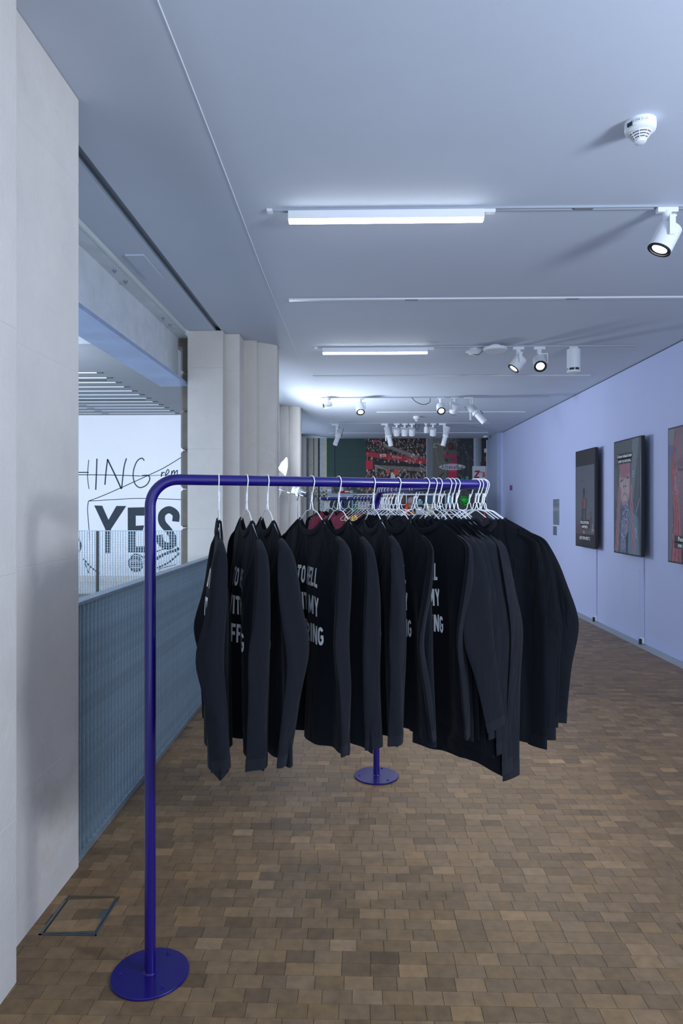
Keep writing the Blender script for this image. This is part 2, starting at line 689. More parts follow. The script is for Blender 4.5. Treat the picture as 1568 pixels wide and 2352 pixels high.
def block_geo(x0, x1, y0, y1, z):
    g = 0.0003; b = 0.0007
    v = [(x0 + g, y0 + g, z - 0.004), (x1 - g, y0 + g, z - 0.004), (x1 - g, y1 - g, z - 0.004), (x0 + g, y1 - g, z - 0.004),
         (x0 + b, y0 + b, z), (x1 - b, y0 + b, z), (x1 - b, y1 - b, z), (x0 + b, y1 - b, z)]
    f = [(4, 5, 6, 7), (0, 1, 5, 4), (1, 2, 6, 5), (2, 3, 7, 6), (3, 0, 4, 7)]
    return v, f


def finish_blocks(name, V, F, T, C, parent, kind=None):
    me = bpy.data.meshes.new(name)
    me.from_pydata(V, [], F)
    uvl = me.uv_layers.new(name='grain')
    ca = me.color_attributes.new('tone', 'FLOAT_COLOR', 'CORNER')
    co = np.array(V)
    fi = np.array(F)
    lp = fi.reshape(-1)
    cen = np.repeat(np.array(C), 20, 0)
    uv = (co[lp][:, :2] - cen)
    uvl.data.foreach_set('uv', uv.astype(np.float32).ravel())
    col = np.concatenate([np.repeat(np.array(T), 20, 0), np.ones((len(lp), 1))], 1)
    ca.data.foreach_set('color', col.astype(np.float32).ravel())
    me.materials.append(M_wood)
    o = bpy.data.objects.new(name, me)
    COL.objects.link(o)
    WORLD[o.name] = Matrix.Identity(4)
    o.parent = parent
    if kind:
        o['kind'] = kind
    return o


singles = []
V, F, T, C = [], [], [], []
row = 0
y = 0.4
while y < YF - 0.01:
    y1 = min(y + BY, YF)
    x = -1.25 + random.uniform(-BX, 0)
    if row % 2:
        x -= 0.03
    while x < 3.015:
        w = BX * random.choice((1, 1, 1, 1, 0.98, 1.02, 0.8))
        x0, x1 = max(x, -1.25), min(x + w, 3.018)
        x += w
        if x1 - x0 < 0.008:
            continue
        if x1 > HX0 and x0 < HX1 and y1 > HY0 and y < HY1:
            if x0 < HX0 - 0.012 and y < HY1 and y1 > HY0:
                x1 = HX0
            elif x1 > HX1 + 0.012:
                x0 = HX1
            else:
                continue
        z = random.uniform(-0.0004, 0.0003)
        ang = random.uniform(0, 2 * PI)
        rr = random.uniform(0.0, 0.09)
        cen = ((x0 + x1) / 2 + rr * math.cos(ang), (y + y1) / 2 + rr * math.sin(ang))
        bv, bf = block_geo(x0, x1, y, y1, z)
        tn = tone()
        vis = 1.93 < y < 2.85 and abs((x0 + x1) / 2 + 0.03) < 0.52 * y
        if vis and len(singles) < 300:
            singles.append((bv, bf, tn, cen))
        else:
            n = len(V)
            V += bv
            F += [tuple(i + n for i in f) for f in bf]
            T.append(tn)
            C.append(cen)
    y += BY
    row += 1
finish_blocks('floor_blocks', V, F, T, C, floor, 'stuff')
for bv, bf, tn, cen in singles:
    finish_blocks('floor_block', bv, bf, [tn], [cen], floor)

# ceiling: main slab, sloped band, soffit, recess, outer soffit
cb = MB()
prof = [(XW + 0.02, ZC)] + [(-0.50 - 0.66 * k / 10, ZC + 0.04 * (1 - math.cos(PI * k / 10))) for k in range(11)] + [(-1.305, 3.20), (-1.305, 3.245), (-1.365, 3.245), (-1.365, 3.20), (-1.63, 3.20), (-1.63, 3.42), (XW + 0.02, 3.42)]
n = len(prof)
ya, yb = -1.2, YF
cv = [(x, ya, z) for x, z in prof] + [(x, yb, z) for x, z in prof]
cb.add(cv, [tuple(range(n)), tuple(range(2 * n - 1, n - 1, -1))] + [(i, (i + 1) % n, n + (i + 1) % n, n + i) for i in range(n)])
ceiling = struct(cb.build('ceiling', M_ceil, smooth=True))
# plaster seam and dark channel lining
MB().box(-1.3045, -1.3015, 2.9, 6.6, 3.2005, 3.243).box(-1.3655, -1.3625, 2.9, 6.6, 3.2005, 3.243).box(-1.364, -1.303, 2.9, 6.6, 3.238, 3.2445).build('channel_lining', mat('channel_grey', (0.30, 0.35, 0.40), 0.7), ceiling, smooth=False)
sm = MB()
pts = [(-0.645 + 0.006 * math.sin(i * 0.7), 1.5 + i * 0.5, ZC + 0.0085) for i in range(13)]
sm.tube(pts, 0.0028, 6)
sm.build('plaster_seam', mat('plaster_seam', (0.80, 0.83, 0.88), 0.8), ceiling)
# access panel in the soffit
ap = MB().box(-1.56, -1.43, 4.55, 5.02, 3.188, 3.1999)
ap.build('access_panel', M_ceil, ceiling, smooth=False, bevel=0.002)

# right wall in panels
wr = struct(MB().box(XW, XW + 0.2, -1.2, 12.70, 0.012, ZC - 0.012).build('wall_right', M_wallR, smooth=False))
MB().box(XW, XW + 0.2, 12.703, 14.80, 0.012, ZC - 0.012).build('wall_panel', M_wallR, wr, smooth=False)
MB().box(XW - 0.03, XW + 0.2, 14.80, 14.92, 0.012, ZC - 0.004).build('wall_pilaster', M_wallR, wr, smooth=False, bevel=0.004)
MB().box(XW - 0.10, XW + 0.2, 14.92, YF, 0.012, ZC - 0.004).build('wall_return', mat('blue_grey_paint', (0.36, 0.42, 0.58), 0.5, var=0.04), wr, smooth=False)
MB().box(XW + 0.005, XW + 0.2, -1.2, YF, ZC - 0.012, ZC).build('shadow_gap', M_dark, wr, smooth=False)
MB().box(XW - 0.006, XW + 0.001, -1.2, 14.8, 0.012, 0.07).build('skirting_strip', M_wallR, wr, smooth=False)
# flush access panel low on the wall
apn = MB()
for a, b_, c_, d_ in ((7.67, 7.68, 0.35, 0.80), (8.12, 8.13, 0.35, 0.80), (7.67, 8.13, 0.79, 0.80), (7.67, 8.13, 0.35, 0.36)):
    apn.box(XW - 0.0012, XW + 0.001, a, b_, c_, d_)
apn.build('access_panel_edge', mat('lavender_edge', (0.47, 0.525, 0.77), 0.6), wr, smooth=False)

# left stone piers, laid in blocks
PIER = [(-1.63, 6.53), (-1.29, 6.53), (-1.29, 6.66), (-1.15, 6.66), (-1.15, 6.92), (-1.02, 6.92), (-1.02, 6.98),
        (-0.84, 6.98), (-0.82, 7.00), (-0.82, 7.14), (-0.84, 7.16), (-1.02, 7.16), (-1.02, 7.22), (-1.15, 7.22),
        (-1.15, 7.48), (-1.29, 7.48), (-1.29, 7.61), (-1.63, 7.61)]
LV = [0.0, 0.52, 1.29, 2.06, 2.84, 3.199]


def pier(poly, base, label):
    t = thing('stone_pier', label, 'column', base, 'stone piers along the railing')
    cx = sum(p[0] for p in poly) / len(poly); cy = sum(p[1] for p in poly) / len(poly)
    for a, b_ in zip(LV, LV[1:]):
        j = 0.0012
        MB().prism(poly, a + j, b_ - j).build('stone_block', M_stone, t, smooth=False, bevel=0.0015, seg=1)
    core = [(cx + (x - cx) * 0.994, cy + (yy - cy) * 0.994) for x, yy in poly]
    MB().prism(core, 0.0, 3.19).build('mortar', mat('mortar', (0.62, 0.60, 0.57), 0.9), t, smooth=False)
    return t


near_poly = [(-1.63, 0.9), (-1.074, 0.9), (-1.074, 2.13), (-1.16, 2.13), (-1.16, 2.82), (-1.29, 2.82), (-1.29, 2.95), (-1.63, 2.95)]
pier(near_poly, (-1.35, 2.0, 0), 'pale stone pier beside the floor hatch, with one wide smooth face')
p2 = pier(PIER, (-1.3, 7.07, 0), 'stepped stone pier where the galvanised railing ends, behind the shirts')
off = lambda dx, dy: [(x + dx, yy + dy) for x, yy in PIER]
pier(off(-0.13, 4.52), (-1.43, 11.6, 0), 'stepped stone pier behind the studio strobe stand')
# rusticated outer edge of the second pier
for i in range(9):
    z0 = 0.14 + 0.385 * (i - 0)
    z1 = min(z0 + 0.385, 3.16)
    zz0 = max(z0, 0.0)
    if zz0 >= 3.1:
        break
    MB().box(-1.745, -1.632, 6.70, 7.44, zz0 + 0.004, z1 - 0.004).build('rusticated_block', M_stone_dark, p2, smooth=False, bevel=0.024, seg=1)
MB().box(-1.69, -1.632, 6.74, 7.40, 0.05, 3.16).build('rusticated_core', M_stone_dark, p2, smooth=False)
MB().box(-1.80, -1.632, 6.695, 7.5, 3.085, 3.135).box(-1.83, -1.632, 6.692, 7.52, 3.135, 3.195).build('cornice', M_stone_dark, p2, smooth=False, bevel=0.004)

# far wall with photographic print
struct(MB().box(-2.2, XW + 0.2, YF, YF + 0.2, -0.3, 3.4).build('wall_far', M_wallW, smooth=False))
MB().box(-1.36, -1.28, 15.7, 16.0, 0, 3.16)
fp = MB().box(-1.62, -1.325, 15.75, 16.098, 0, 3.19).box(-1.32, -1.19, 15.95, 16.098, 0, 3.15)
tag(fp.build('stone_pilaster', M_stone, smooth=False, bevel=0.006), 'narrow stone pilaster at the left end of the photographic print', 'column')

# ------------------------------------------------------------------ atrium beyond the railing
struct(MB().box(-12, -1.76, 13.5, 13.7, -0.6, 3.34).build('wall_atrium', M_wallW, smooth=False))
atr = bpy.data.objects['wall_atrium']
MB().box(-12, -1.76, 13.47, 13.5, 0.0, 0.13).build('stone_skirting', M_stone, atr, smooth=False)
struct(MB().box(-12, -1.76, 11.66, 13.5, -0.55, 0.0).build('floor_balcony', M_slab, smooth=False))
fb = bpy.data.objects['floor_balcony']
MB().box(-12, -1.76, 11.72, 13.47, 0.0, 0.006).build('balcony_paving', M_stone, fb, smooth=False)
struct(MB().box(-12, -1.9, 7.6, 13.7, 3.335, 3.55).build('ceiling_atrium', mat('atrium_ceiling', (0.24, 0.26, 0.285), 0.7, var=0.05), smooth=False))
ca_ = bpy.data.objects['ceiling_atrium']
for k in range(12):
    yk = 9.22 + 0.3625 * k
    MB().box(-8.0, -3.54, yk - 0.012, yk + 0.012, 3.325, 3.335).build('slot_strip', mat('slot_light', (0.55, 0.60, 0.66), 0.4), ca_, smooth=False)
    MB().box(-3.54, -3.46, yk - 0.02, yk + 0.02, 3.327, 3.3352).build('slot_end', M_slot, ca_, smooth=False)
    if k > 7:
        MB().box(-4.98, -4.84, yk - 0.02, yk + 0.02, 3.322, 3.3252).build('slot_end', M_slot, ca_, smooth=False)
for yk in (9.76, 11.57):
    MB().box(-8.0, -3.62, yk - 0.02, yk + 0.02, 3.327, 3.3352).build('dark_slot', M_slot, ca_, smooth=False)
struct(MB().box(-14, -1.3, -3, 13.5, -4.4, -4.2).build('floor_lower', M_conc, smooth=False))

# painted words on the atrium wall (crop units -> metres on the wall)
KW = 13.5 / 1568


def wallpt(u, v):
    px = 180 + u / 5.1125
    py = 940 + v / 5.1125
    return ((px - 820) * KW - 0.0, 1.5 + (1165 - py) * KW)


mu = MB()


def stroke(pts, w, ww=None, smooth=True):
    P = [wallpt(*p) for p in pts]
    if smooth and len(P) > 2:
        P = [(q.x, q.y) for q in catmull([(a, b, 0) for a, b in P], 5)]
    wm = w / 5.1125 * KW
    prs = ribbon(P, wm, 0.05)
    n0 = len(mu.v)
    for (a, b) in prs:
        mu.v.append((a[0], 13.4975, a[1]))
        mu.v.append((b[0], 13.4975, b[1]))
    for i in range(len(prs) - 1):
        mu.f.append((n0 + 2 * i, n0 + 2 * i + 1, n0 + 2 * i + 3, n0 + 2 * i + 2))


def blob(pts):
    P = [wallpt(*p) for p in pts]
    n0 = len(mu.v)
    mu.v += [(a, 13.497, b) for a, b in P]
    mu.f.append(tuple(range(n0, n0 + len(P))))


S = stroke
S([(95, 590), (80, 780), (98, 935)], 9)
S([(-60, 738), (95, 738)], 12, smooth=False)
S([(192, 575), (186, 760), (178, 945)], 15)
S([(320, 580), (300, 740), (288, 885)], 15)
S([(318, 582), (400, 750), (484, 935)], 17, smooth=False)
S([(545, 572), (515, 680), (487, 930)], 14)
S([(757, 600), (725, 570), (665, 615), (625, 740), (640, 860), (700, 918), (780, 890), (822, 820), (800, 775), (725, 778)], 13)
S([(-60, 765), (250, 768), (520, 774), (705, 780)], 9)
S([(705, 782), (1000, 772), (1230, 776)], 6)
S([(92, 1078), (260, 1015), (480, 920), (800, 775), (1000, 680), (1230, 540)], 9)
S([(92, 1078), (430, 1058), (680, 1047), (1000, 1053), (1230, 1062)], 8)
S([(92, 1078), (80, 1180), (98, 1420), (105, 1700), (100, 1900)], 9)
# r e m
S([(968, 735), (958, 790)], 13); S([(962, 760), (985, 738), (1000, 745)], 11)
S([(1010, 775), (1050, 735), (1035, 705), (1010, 760), (1030, 800), (1075, 770)], 11)
S([(1085, 720), (1075, 800)], 12); S([(1080, 760), (1110, 715), (1115, 790)], 11)
S([(1118, 750), (1150, 715), (1150, 790), (1190, 760)], 11)
# YES
blob([(160, 1130), (255, 1132), (330, 1300), (425, 1135), (542, 1136), (360, 1410), (358, 1695), (285, 1695), (292, 1410)])
blob([(560, 1155), (780, 1150), (780, 1250), (655, 1250), (655, 1370), (755, 1365), (740, 1420), (655, 1440), (655, 1615), (780, 1612), (780, 1685), (560, 1685)])
blob([(780, 1150), (870, 1150), (870, 1245), (780, 1250)]); blob([(780, 1612), (870, 1612), (870, 1685), (780, 1685)])
S([(1130, 1320), (1130, 1230), (1050, 1180), (970, 1230), (970, 1330), (1050, 1430), (1100, 1520), (1090, 1590), (1020, 1610), (950, 1560), (930, 1480)], 84)
# lower doodles
for k in range(9):
    S([(580 + 6 * abs(4 - k), 1720 + 22 * k), (650, 1712 + 23 * k), (740 - 7 * abs(4 - k), 1725 + 22 * k)], 11 + (k % 3) * 5)
S([(650, 1700), (575, 1780), (590, 1870), (660, 1910), (740, 1850), (735, 1740), (650, 1700)], 12)
S([(30, 1760), (120, 1860), (225, 1935)], 16); S([(40, 1790), (95, 1930)], 11)
S([(740, 1750), (830, 1700), (1000, 1640), (1100, 1600)], 14)
S([(900, 1760), (1010, 1700), (1180, 1640)], 34); S([(910, 1870), (1050, 1800), (1180, 1690)], 20)
S([(920, 1890), (1000, 1860), (1130, 1830)], 10); S([(920, 1915), (1010, 1900), (1060, 1880), (1090, 1900)], 9)
S([(1130, 1600), (1165, 1650), (1120, 1660), (1180, 1700)], 10)
S([(-30, 1520), (0, 1600), (-20, 1680)], 20)
mo = mu.build('painted_words', M_ink, atr, smooth=False, fix=False)

# mesh balustrade on the far balcony
bal = thing('mesh_balustrade', 'grey wire mesh balustrade in front of the painted words', 'railing', (-4.0, 11.7, 0))
bx = -5.6
while bx < -2.2:
    MB().box(bx - 0.006, bx + 0.006, 11.69, 11.705, 0.0, 1.09).build('upright_bar', M_galv, bal, smooth=False)
    bx += 0.0445
for k in range(23):
    zk = 0.05 + k * 0.0445
    MB().box(-5.6, -2.2, 11.686, 11.690, zk - 0.002, zk + 0.002).build('cross_wire', M_galv, bal, smooth=False)
MB().box(-5.6, -2.2, 11.675, 11.715, 1.085, 1.10).build('top_rail', M_galv, bal, smooth=False)
MB().box(-4.5, -4.465, 11.67, 11.72, 0, 1.09).build('post', M_blk, bal, smooth=False)

# steel beam over the opening
bm_ = thing('steel_beam', 'galvanised steel beam spanning above the railing between stone piers', 'beam', (-1.79, 3.0, 2.68))
MB().box(-1.935, -1.655, -1.2, 6.69, 3.165, 3.195).build('top_flange', M_galv2, bm_, smooth=False)
MB().box(-1.79, -1.765, -1.2, 6.69, 2.72, 3.165).build('web', M_galv2, bm_, smooth=False)
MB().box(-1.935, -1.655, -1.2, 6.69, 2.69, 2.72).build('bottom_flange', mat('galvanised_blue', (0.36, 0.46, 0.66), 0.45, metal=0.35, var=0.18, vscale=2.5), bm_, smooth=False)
for yk in (3.62, 3.85, 4.75, 4.98, 5.95, 6.18):
    b = MB().lathe([(0.014, 0), (0.014, -0.012), (0.008, -0.012), (0.008, -0.024), (0, -0.024)], (-1.70, yk, 3.165), n=8)
    b.build('bolt', M_galv, bm_)
struct(MB().box(-1.652, -1.632, -1.2, 6.5, 3.165, 3.24).build('trim_2', M_strip, smooth=False))

# galvanised slat railing
rl = thing('slat_railing', 'galvanised railing of close upright slats between the stone piers', 'railing', (-1.2, 4.7, 0))
me_slat = None
yk = 2.832
k = 0
while yk < 6.60:
    if me_slat is None:
        o = MB().box(-1.222, -1.178, yk, yk + 0.011, 0.03, 1.085).build('slat', M_galv, rl, smooth=False, bevel=0.0015)
        me_slat = o.data
        y00 = yk
    else:
        o = bpy.data.objects.new('slat', me_slat)
        COL.objects.link(o)
        o.parent = rl
        o.location = (0, yk - y00, 0)
    yk += 0.0455
MB().box(-1.228, -1.166, 2.826, 6.60, 1.085, 1.10).build('top_rail', M_galv, rl, smooth=False, bevel=0.002)
MB().box(-1.225, -1.17, 2.826, 6.60, 0.002, 0.03).build('bottom_rail', M_galv, rl, smooth=False)

# floor box
hb = thing('floor_hatch', 'small wooden floor hatch with steel edges, lid slightly raised', 'floor hatch', ((HX0 + HX1) / 2, (HY0 + HY1) / 2, -0.06))
fr = MB()
e = 0.010
for a in ((HX0, HX0 + e, HY0, HY1), (HX1 - e * .6, HX1, HY0, HY1), (HX0, HX1, HY0, HY0 + 0.004), (HX0, HX1, HY1 - 0.004, HY1)):
    fr.box(*a, -0.06, 0.0005)
fr.box(HX0, HX1, HY0, HY1, -0.062, -0.058)
fr.build('frame', mat('hatch_steel', (0.16, 0.19, 0.21), 0.45, metal=0.6, var=0.2, vscale=30), hb, smooth=False)
lx0, lx1, ly0, ly1 = HX0 + 0.016, HX1 - 0.009, HY0 + 0.007, HY1 - 0.007


def lid_z(x):
    return 0.0 + 0.010 * (x - lx0) / (lx1 - lx0)


lid = MB()
lv = [(x, yy, lid_z(x) + dz) for dz in (-0.016, -0.002) for yy in (ly0, ly1) for x in (lx0, lx1)]
lid.add(lv, [(0, 2, 3, 1), (4, 5, 7, 6), (0, 1, 5, 4), (2, 6, 7, 3), (0, 4, 6, 2), (1, 3, 7, 5)])
lo = lid.build('lid', MATS['hatch_steel'], hb, smooth=False)
yy = ly0 + 0.004
r_ = 0
while yy < ly1 - 0.01:
    y1 = min(yy + 0.0655, ly1 - 0.003)
    x = lx0 + 0.002 - (0.03 if r_ == 1 else 0)
    while x < lx1 - 0.01:
        x0 = max(x, lx0 + 0.002)
        x1 = min(x + 0.095, lx1 - 0.002)
        x += 0.095
        if r_ == 1 and x1 > lx1 - 0.03:
            x1 = lx1 - 0.022
        if x1 - x0 < 0.01:
            continue
        bv, bf = block_geo(x0, x1, yy, y1, 0)
        bv = [(a, b_, c_ + lid_z(a) + 0.0025) for a, b_, c_ in bv]
        o = finish_blocks('lid_block', bv, bf, [tone()], [((x0 + x1) / 2 + 0.05, (yy + y1) / 2 - 0.04)], lo)
        inv = WORLD[hb.name].inverted()
        for v_ in o.data.vertices:
            v_.co = inv @ v_.co
    yy = y1
    r_ += 1

# ------------------------------------------------------------------ ceiling fixtures
def track(x0, x1, y, label, joints=(), white=False):
    t = thing('light_track', label, 'light track', ((x0 + x1) / 2, y, ZC))
    m = M_white2 if white else mat('track_grey', (0.42, 0.46, 0.52), 0.4, metal=0.3)
    MB().box(x0, x1, y - 0.018, y - 0.012, ZC - 0.012, ZC).box(x0, x1, y + 0.012, y + 0.018, ZC - 0.012, ZC).box(x0, x1, y - 0.012, y + 0.012, ZC - (0.012 if white else 0.004), ZC).build('rail', m, t, smooth=False)
    MB().box(x0 - 0.03, x0, y - 0.018, y + 0.018, ZC - 0.014, ZC).build('end_feed', M_white, t, smooth=False)
    for j in joints:
        MB().box(j - 0.05, j + 0.05, y - 0.014, y + 0.014, ZC - 0.0125, ZC - 0.004).build('joint_cover', mat('joint_grey', (0.25, 0.27, 0.3), 0.5), t, smooth=False)
    return t


track(-0.46, 2.95, 3.71, 'grey ceiling track carrying the longest lit bar and one spotlight', (1.22, ))
track(-0.50, 2.95, 5.31, 'empty white ceiling track between the two lit bars', (0.42, 1.66), white=True)
track(-0.40, 2.78, 6.90, 'grey ceiling track carrying the short lit bar and cylinder speaker')
track(-0.52, 2.85, 8.41, 'empty ceiling track just past the cylinder speaker', white=True)
track(-0.52, 2.80, 10.04, 'ceiling track carrying a security camera and slanting projector', )
track(0.36, 2.85, 11.62, 'empty ceiling track beside the small far smoke detector', white=True)
track(-0.50, 2.55, 13.16, 'ceiling track carrying a row of unlit spotlights')
track(-0.58, 2.83, 14.85, 'last ceiling track before the photographic print wall', white=True)


def linear_light(x0, x1, y, label):
    t = thing('linear_light', label, 'ceiling light', ((x0 + x1) / 2, y, ZC - 0.05))
    MB().box(x0, x1, y - 0.022, y + 0.022, ZC - 0.058, ZC - 0.012).build('housing', M_white, t, smooth=False, bevel=0.003)
    MB().box(x0 + 0.003, x1 - 0.003, y - 0.019, y + 0.019, ZC - 0.074, ZC - 0.058).build('diffuser', M_led, t, smooth=False, bevel=0.006)
    MB().box(x1, x1 + 0.06, y - 0.018, y + 0.018, ZC - 0.03, ZC - 0.012).build('adapter', M_white, t, smooth=False, bevel=0.002)


linear_light(-0.375, 0.685, 3.71, 'lit white linear light bar nearest the smoke detector')
linear_light(-0.35, 0.71, 6.90, 'lit white linear light bar in line with the cylinder speaker')


def spot(x, y, aim, label, lit=True, scale=1.0, drop=0.0, power=0):
    """track spotlight: adapter, stem, bracket, can with bezel and lens"""
    t = thing('track_spotlight', label, 'spotlight', (x, y, ZC - 0.2), 'track spotlights')
    s = scale
    z = ZC - 0.008
    a = Vector(aim).normalized()
    MB().box(x - 0.055 * s, x + 0.055 * s, y - 0.016, y + 0.016, z - 0.028 * s, z).build('adapter', M_white, t, smooth=False, bevel=0.004)
    MB().lathe([(0.022 * s, 0), (0.022 * s, -0.05 * s), (0.018 * s, -0.055 * s)], (x, y, z - 0.02 * s), n=16).build('stem', M_white, t)
    hz = Vector((a.x, a.y, 0))
    if hz.length < 1e-3:
        hz = Vector((1, 0, 0))
    hz.normalize()
    sd = Vector((-hz.y, hz.x, 0))
    top = Vector((x, y, z - 0.075 * s))
    cen = Vector((x, y, z - 0.165 * s - drop)) + hz * 0.01
    ar = MB()
    ar.obox(top + sd * 0.035 * s, sd * 0.045 * s, hz * 0.016 * s, Vector((0, 0, 0.005 * s)))
    p = top + sd * 0.075 * s
    ar.obox((p + cen + sd * 0.075 * s) / 2, sd * 0.004 * s, hz * 0.016 * s, Vector((0, 0, (p.z - cen.z) / 2 + 0.008)))
    ar.build('bracket', M_white, t, smooth=False, bevel=0.002)
    R, Ln = 0.062 * s, 0.135 * s
    o = cen - a * Ln * 0.5
    MB().lathe([(R * 0.92, 0), (R, 0.006), (R, Ln), (R * 0.94, Ln), (R * 0.9, Ln - 0.01)], o, a, 28).build('can', M_white, t)
    MB().lathe([(R * 1.0, Ln - 0.001), (R * 1.0, Ln + 0.008), (R * 0.82, Ln + 0.008), (R * 0.80, Ln - 0.006)], o, a, 28).build('bezel', M_blk, t)
    ln = MB().lathe([(R * 0.81, Ln - 0.004), (R * 0.5, Ln + 0.002), (0, Ln + 0.003)], o, a, 24).build('lens', M_lens if lit else M_lensoff, t)
    if lit and power:
        spot_light(o + a * (Ln + 0.02), a, power)
    return t


spot(1.665, 3.71, (-0.45, 0.0, -0.89), 'lit white track spotlight on the same track as the long lit bar', power=45)
spot(1.62, 6.90, (-0.60, -0.08, -0.79), 'lit spotlight between the round access point and its twin spotlight', power=45)
spot(1.83, 6.90, (-0.10, -0.75, -0.65), 'lit spotlight between its twin and the cylinder speaker', power=45)
spot(0.045, 10.04, (0.05, -0.55, -0.8), 'lit spotlight next to the white security camera on the track', power=45)
spot(1.225, 10.04, (0.0, -0.75, -0.65), 'lit spotlight beside the loop of black cable', power=45)
spot(1.43, 10.04, (-0.25, 0.55, -0.75), 'unlit spotlight turned away, next to the slanting projector', lit=False)
for i, xs in enumerate((0.76, 0.915, 1.055)):
    spot(xs, 13.16, (0.0, 0.5, -0.85), ('unlit spotlight of the row of three beside the upright projector', 'unlit spotlight in the middle of the row of three', 'unlit spotlight of the row of three beside the cable loop')[i], lit=False)
spot(1.46, 13.16, (0.0, 0.5, -0.85), 'unlit spotlight beside the little bulb camera on the far track', lit=False)


def projector(x, y, aim, label, sc=1.0):
    t = thing('framing_projector', label, 'spotlight', (x, y, ZC - 0.3))
    a = Vector(aim).normalized()
    z = ZC - 0.008
    MB().box(x - 0.09, x + 0.04, y - 0.018, y + 0.018, z - 0.035, z).build('adapter', M_white, t, smooth=False, bevel=0.004)
    MB().box(x - 0.012, x + 0.012, y - 0.03, y - 0.012, z - 0.34, z - 0.03).box(x + 0.015, x + 0.035, y - 0.03, y + 0.03, z - 0.12, z - 0.03).build('arm', M_white, t, smooth=False, bevel=0.003)
    o = Vector((x + 0.05, y, z - 0.20)) - a * 0.14
    rib = [(0.055, 0)]
    for k in range(8):
        rib += [(0.062, 0.008 + k * 0.018), (0.062, 0.016 + k * 0.018), (0.056, 0.018 + k * 0.018)]
    rib.append((0.05, 0.165))
    MB().lathe(rib, o, a, 20).build('ribbed_body', mat('projector_grey', (0.55, 0.58, 0.62), 0.45), t)
    MB().lathe([(0.05, 0.165), (0.062, 0.17), (0.062, 0.2), (0.046, 0.21), (0.046, 0.38), (0.04, 0.38)], o, a, 20).build('snoot', M_white, t)
    kb = MB()
    for k in range(2):
        c = o + a * (0.19 + 0.03 * k) + Vector((0.06, -0.02, 0.02))
        kb.lathe([(0.008, 0), (0.008, 0.02), (0, 0.02)], c, (1, -0.3, 0.2), 10)
    kb.build('knob', M_blk, t)


projector(1.655, 10.04, (0.62, -0.25, -0.74), 'slanting white framing projector with ribbed grey body')
projector(-0.40, 13.16, (-0.30, -0.35, -0.88), 'white framing projector hanging furthest from the lavender wall')
projector(0.55, 13.16, (0.22, 0.1, -0.97), 'white framing projector left of the row of three spotlights')
projector(1.66, 13.16, (-0.25, 0.15, -0.95), 'white framing projector between the bulb camera and lavender wall')

# cylinder speaker
t = thing('cylinder_speaker', 'white cylinder speaker hanging from the track near the lavender wall', 'speaker', (2.17, 6.90, 2.85))
MB().lathe([(0.062, 0), (0.066, -0.005), (0.066, -0.19), (0.06, -0.192)], (2.17, 6.90, ZC - 0.035), n=28).build('body', M_white, t)
MB().lathe([(0.05, -0.185), (0.05, -0.225)], (2.17, 6.90, ZC - 0.035), n=24).build('inner_core', M_slot, t)
MB().lathe([(0.066, -0.215), (0.066, -0.235), (0.05, -0.242), (0, -0.243)], (2.17, 6.90, ZC - 0.035), n=28).build('end_disc', M_white, t)
for k in range(6):
    a = k * PI / 3 + 0.4
    MB().box(2.17 + 0.06 * math.cos(a) - 0.004, 2.17 + 0.06 * math.cos(a) + 0.004, 6.9 + 0.06 * math.sin(a) - 0.004, 6.9 + 0.06 * math.sin(a) + 0.004, ZC - 0.26, ZC - 0.22).build('rib', M_white, t, smooth=False)
MB().box(2.13, 2.21, 6.884, 6.916, ZC - 0.036, ZC - 0.008).build('adapter', M_white, t, smooth=False, bevel=0.003)

# round access points
t = thing('access_point', 'white round wireless access point on ceiling beside two lit spotlights', 'access point', (1.375, 6.85, ZC - 0.1))
MB().lathe([(0.05, 0), (0.05, -0.02), (0.118, -0.026), (0.118, -0.05), (0.104, -0.062), (0, -0.064)], (1.375, 6.85, ZC - 0.002), n=36).build('body', M_white, t)
MB().lathe([(0.111, -0.0535), (0.1085, -0.0605), (0.106, -0.0600)], (1.375, 6.85, ZC - 0.002), n=36).build('edge_ring', mat('ring_grey', (0.3, 0.32, 0.36), 0.5), t)
t = thing('ceiling_sensor', 'white shallow cone sensor with a thin cable loop beside the access point', 'sensor', (1.185, 6.95, ZC - 0.08))
MB().lathe([(0.04, 0), (0.04, -0.022), (0.085, -0.034), (0.09, -0.042), (0.055, -0.06), (0.042, -0.075), (0, -0.08)], (1.185, 6.95, ZC - 0.002), n=32).build('body', M_white, t)
MB().tube(catmull([(1.17, 6.87, ZC - 0.085), (1.21, 6.86, ZC - 0.095), (1.25, 6.87, ZC - 0.06), (1.29, 6.89, ZC - 0.02)]), 0.003, 6).build('cable', M_blk, t)


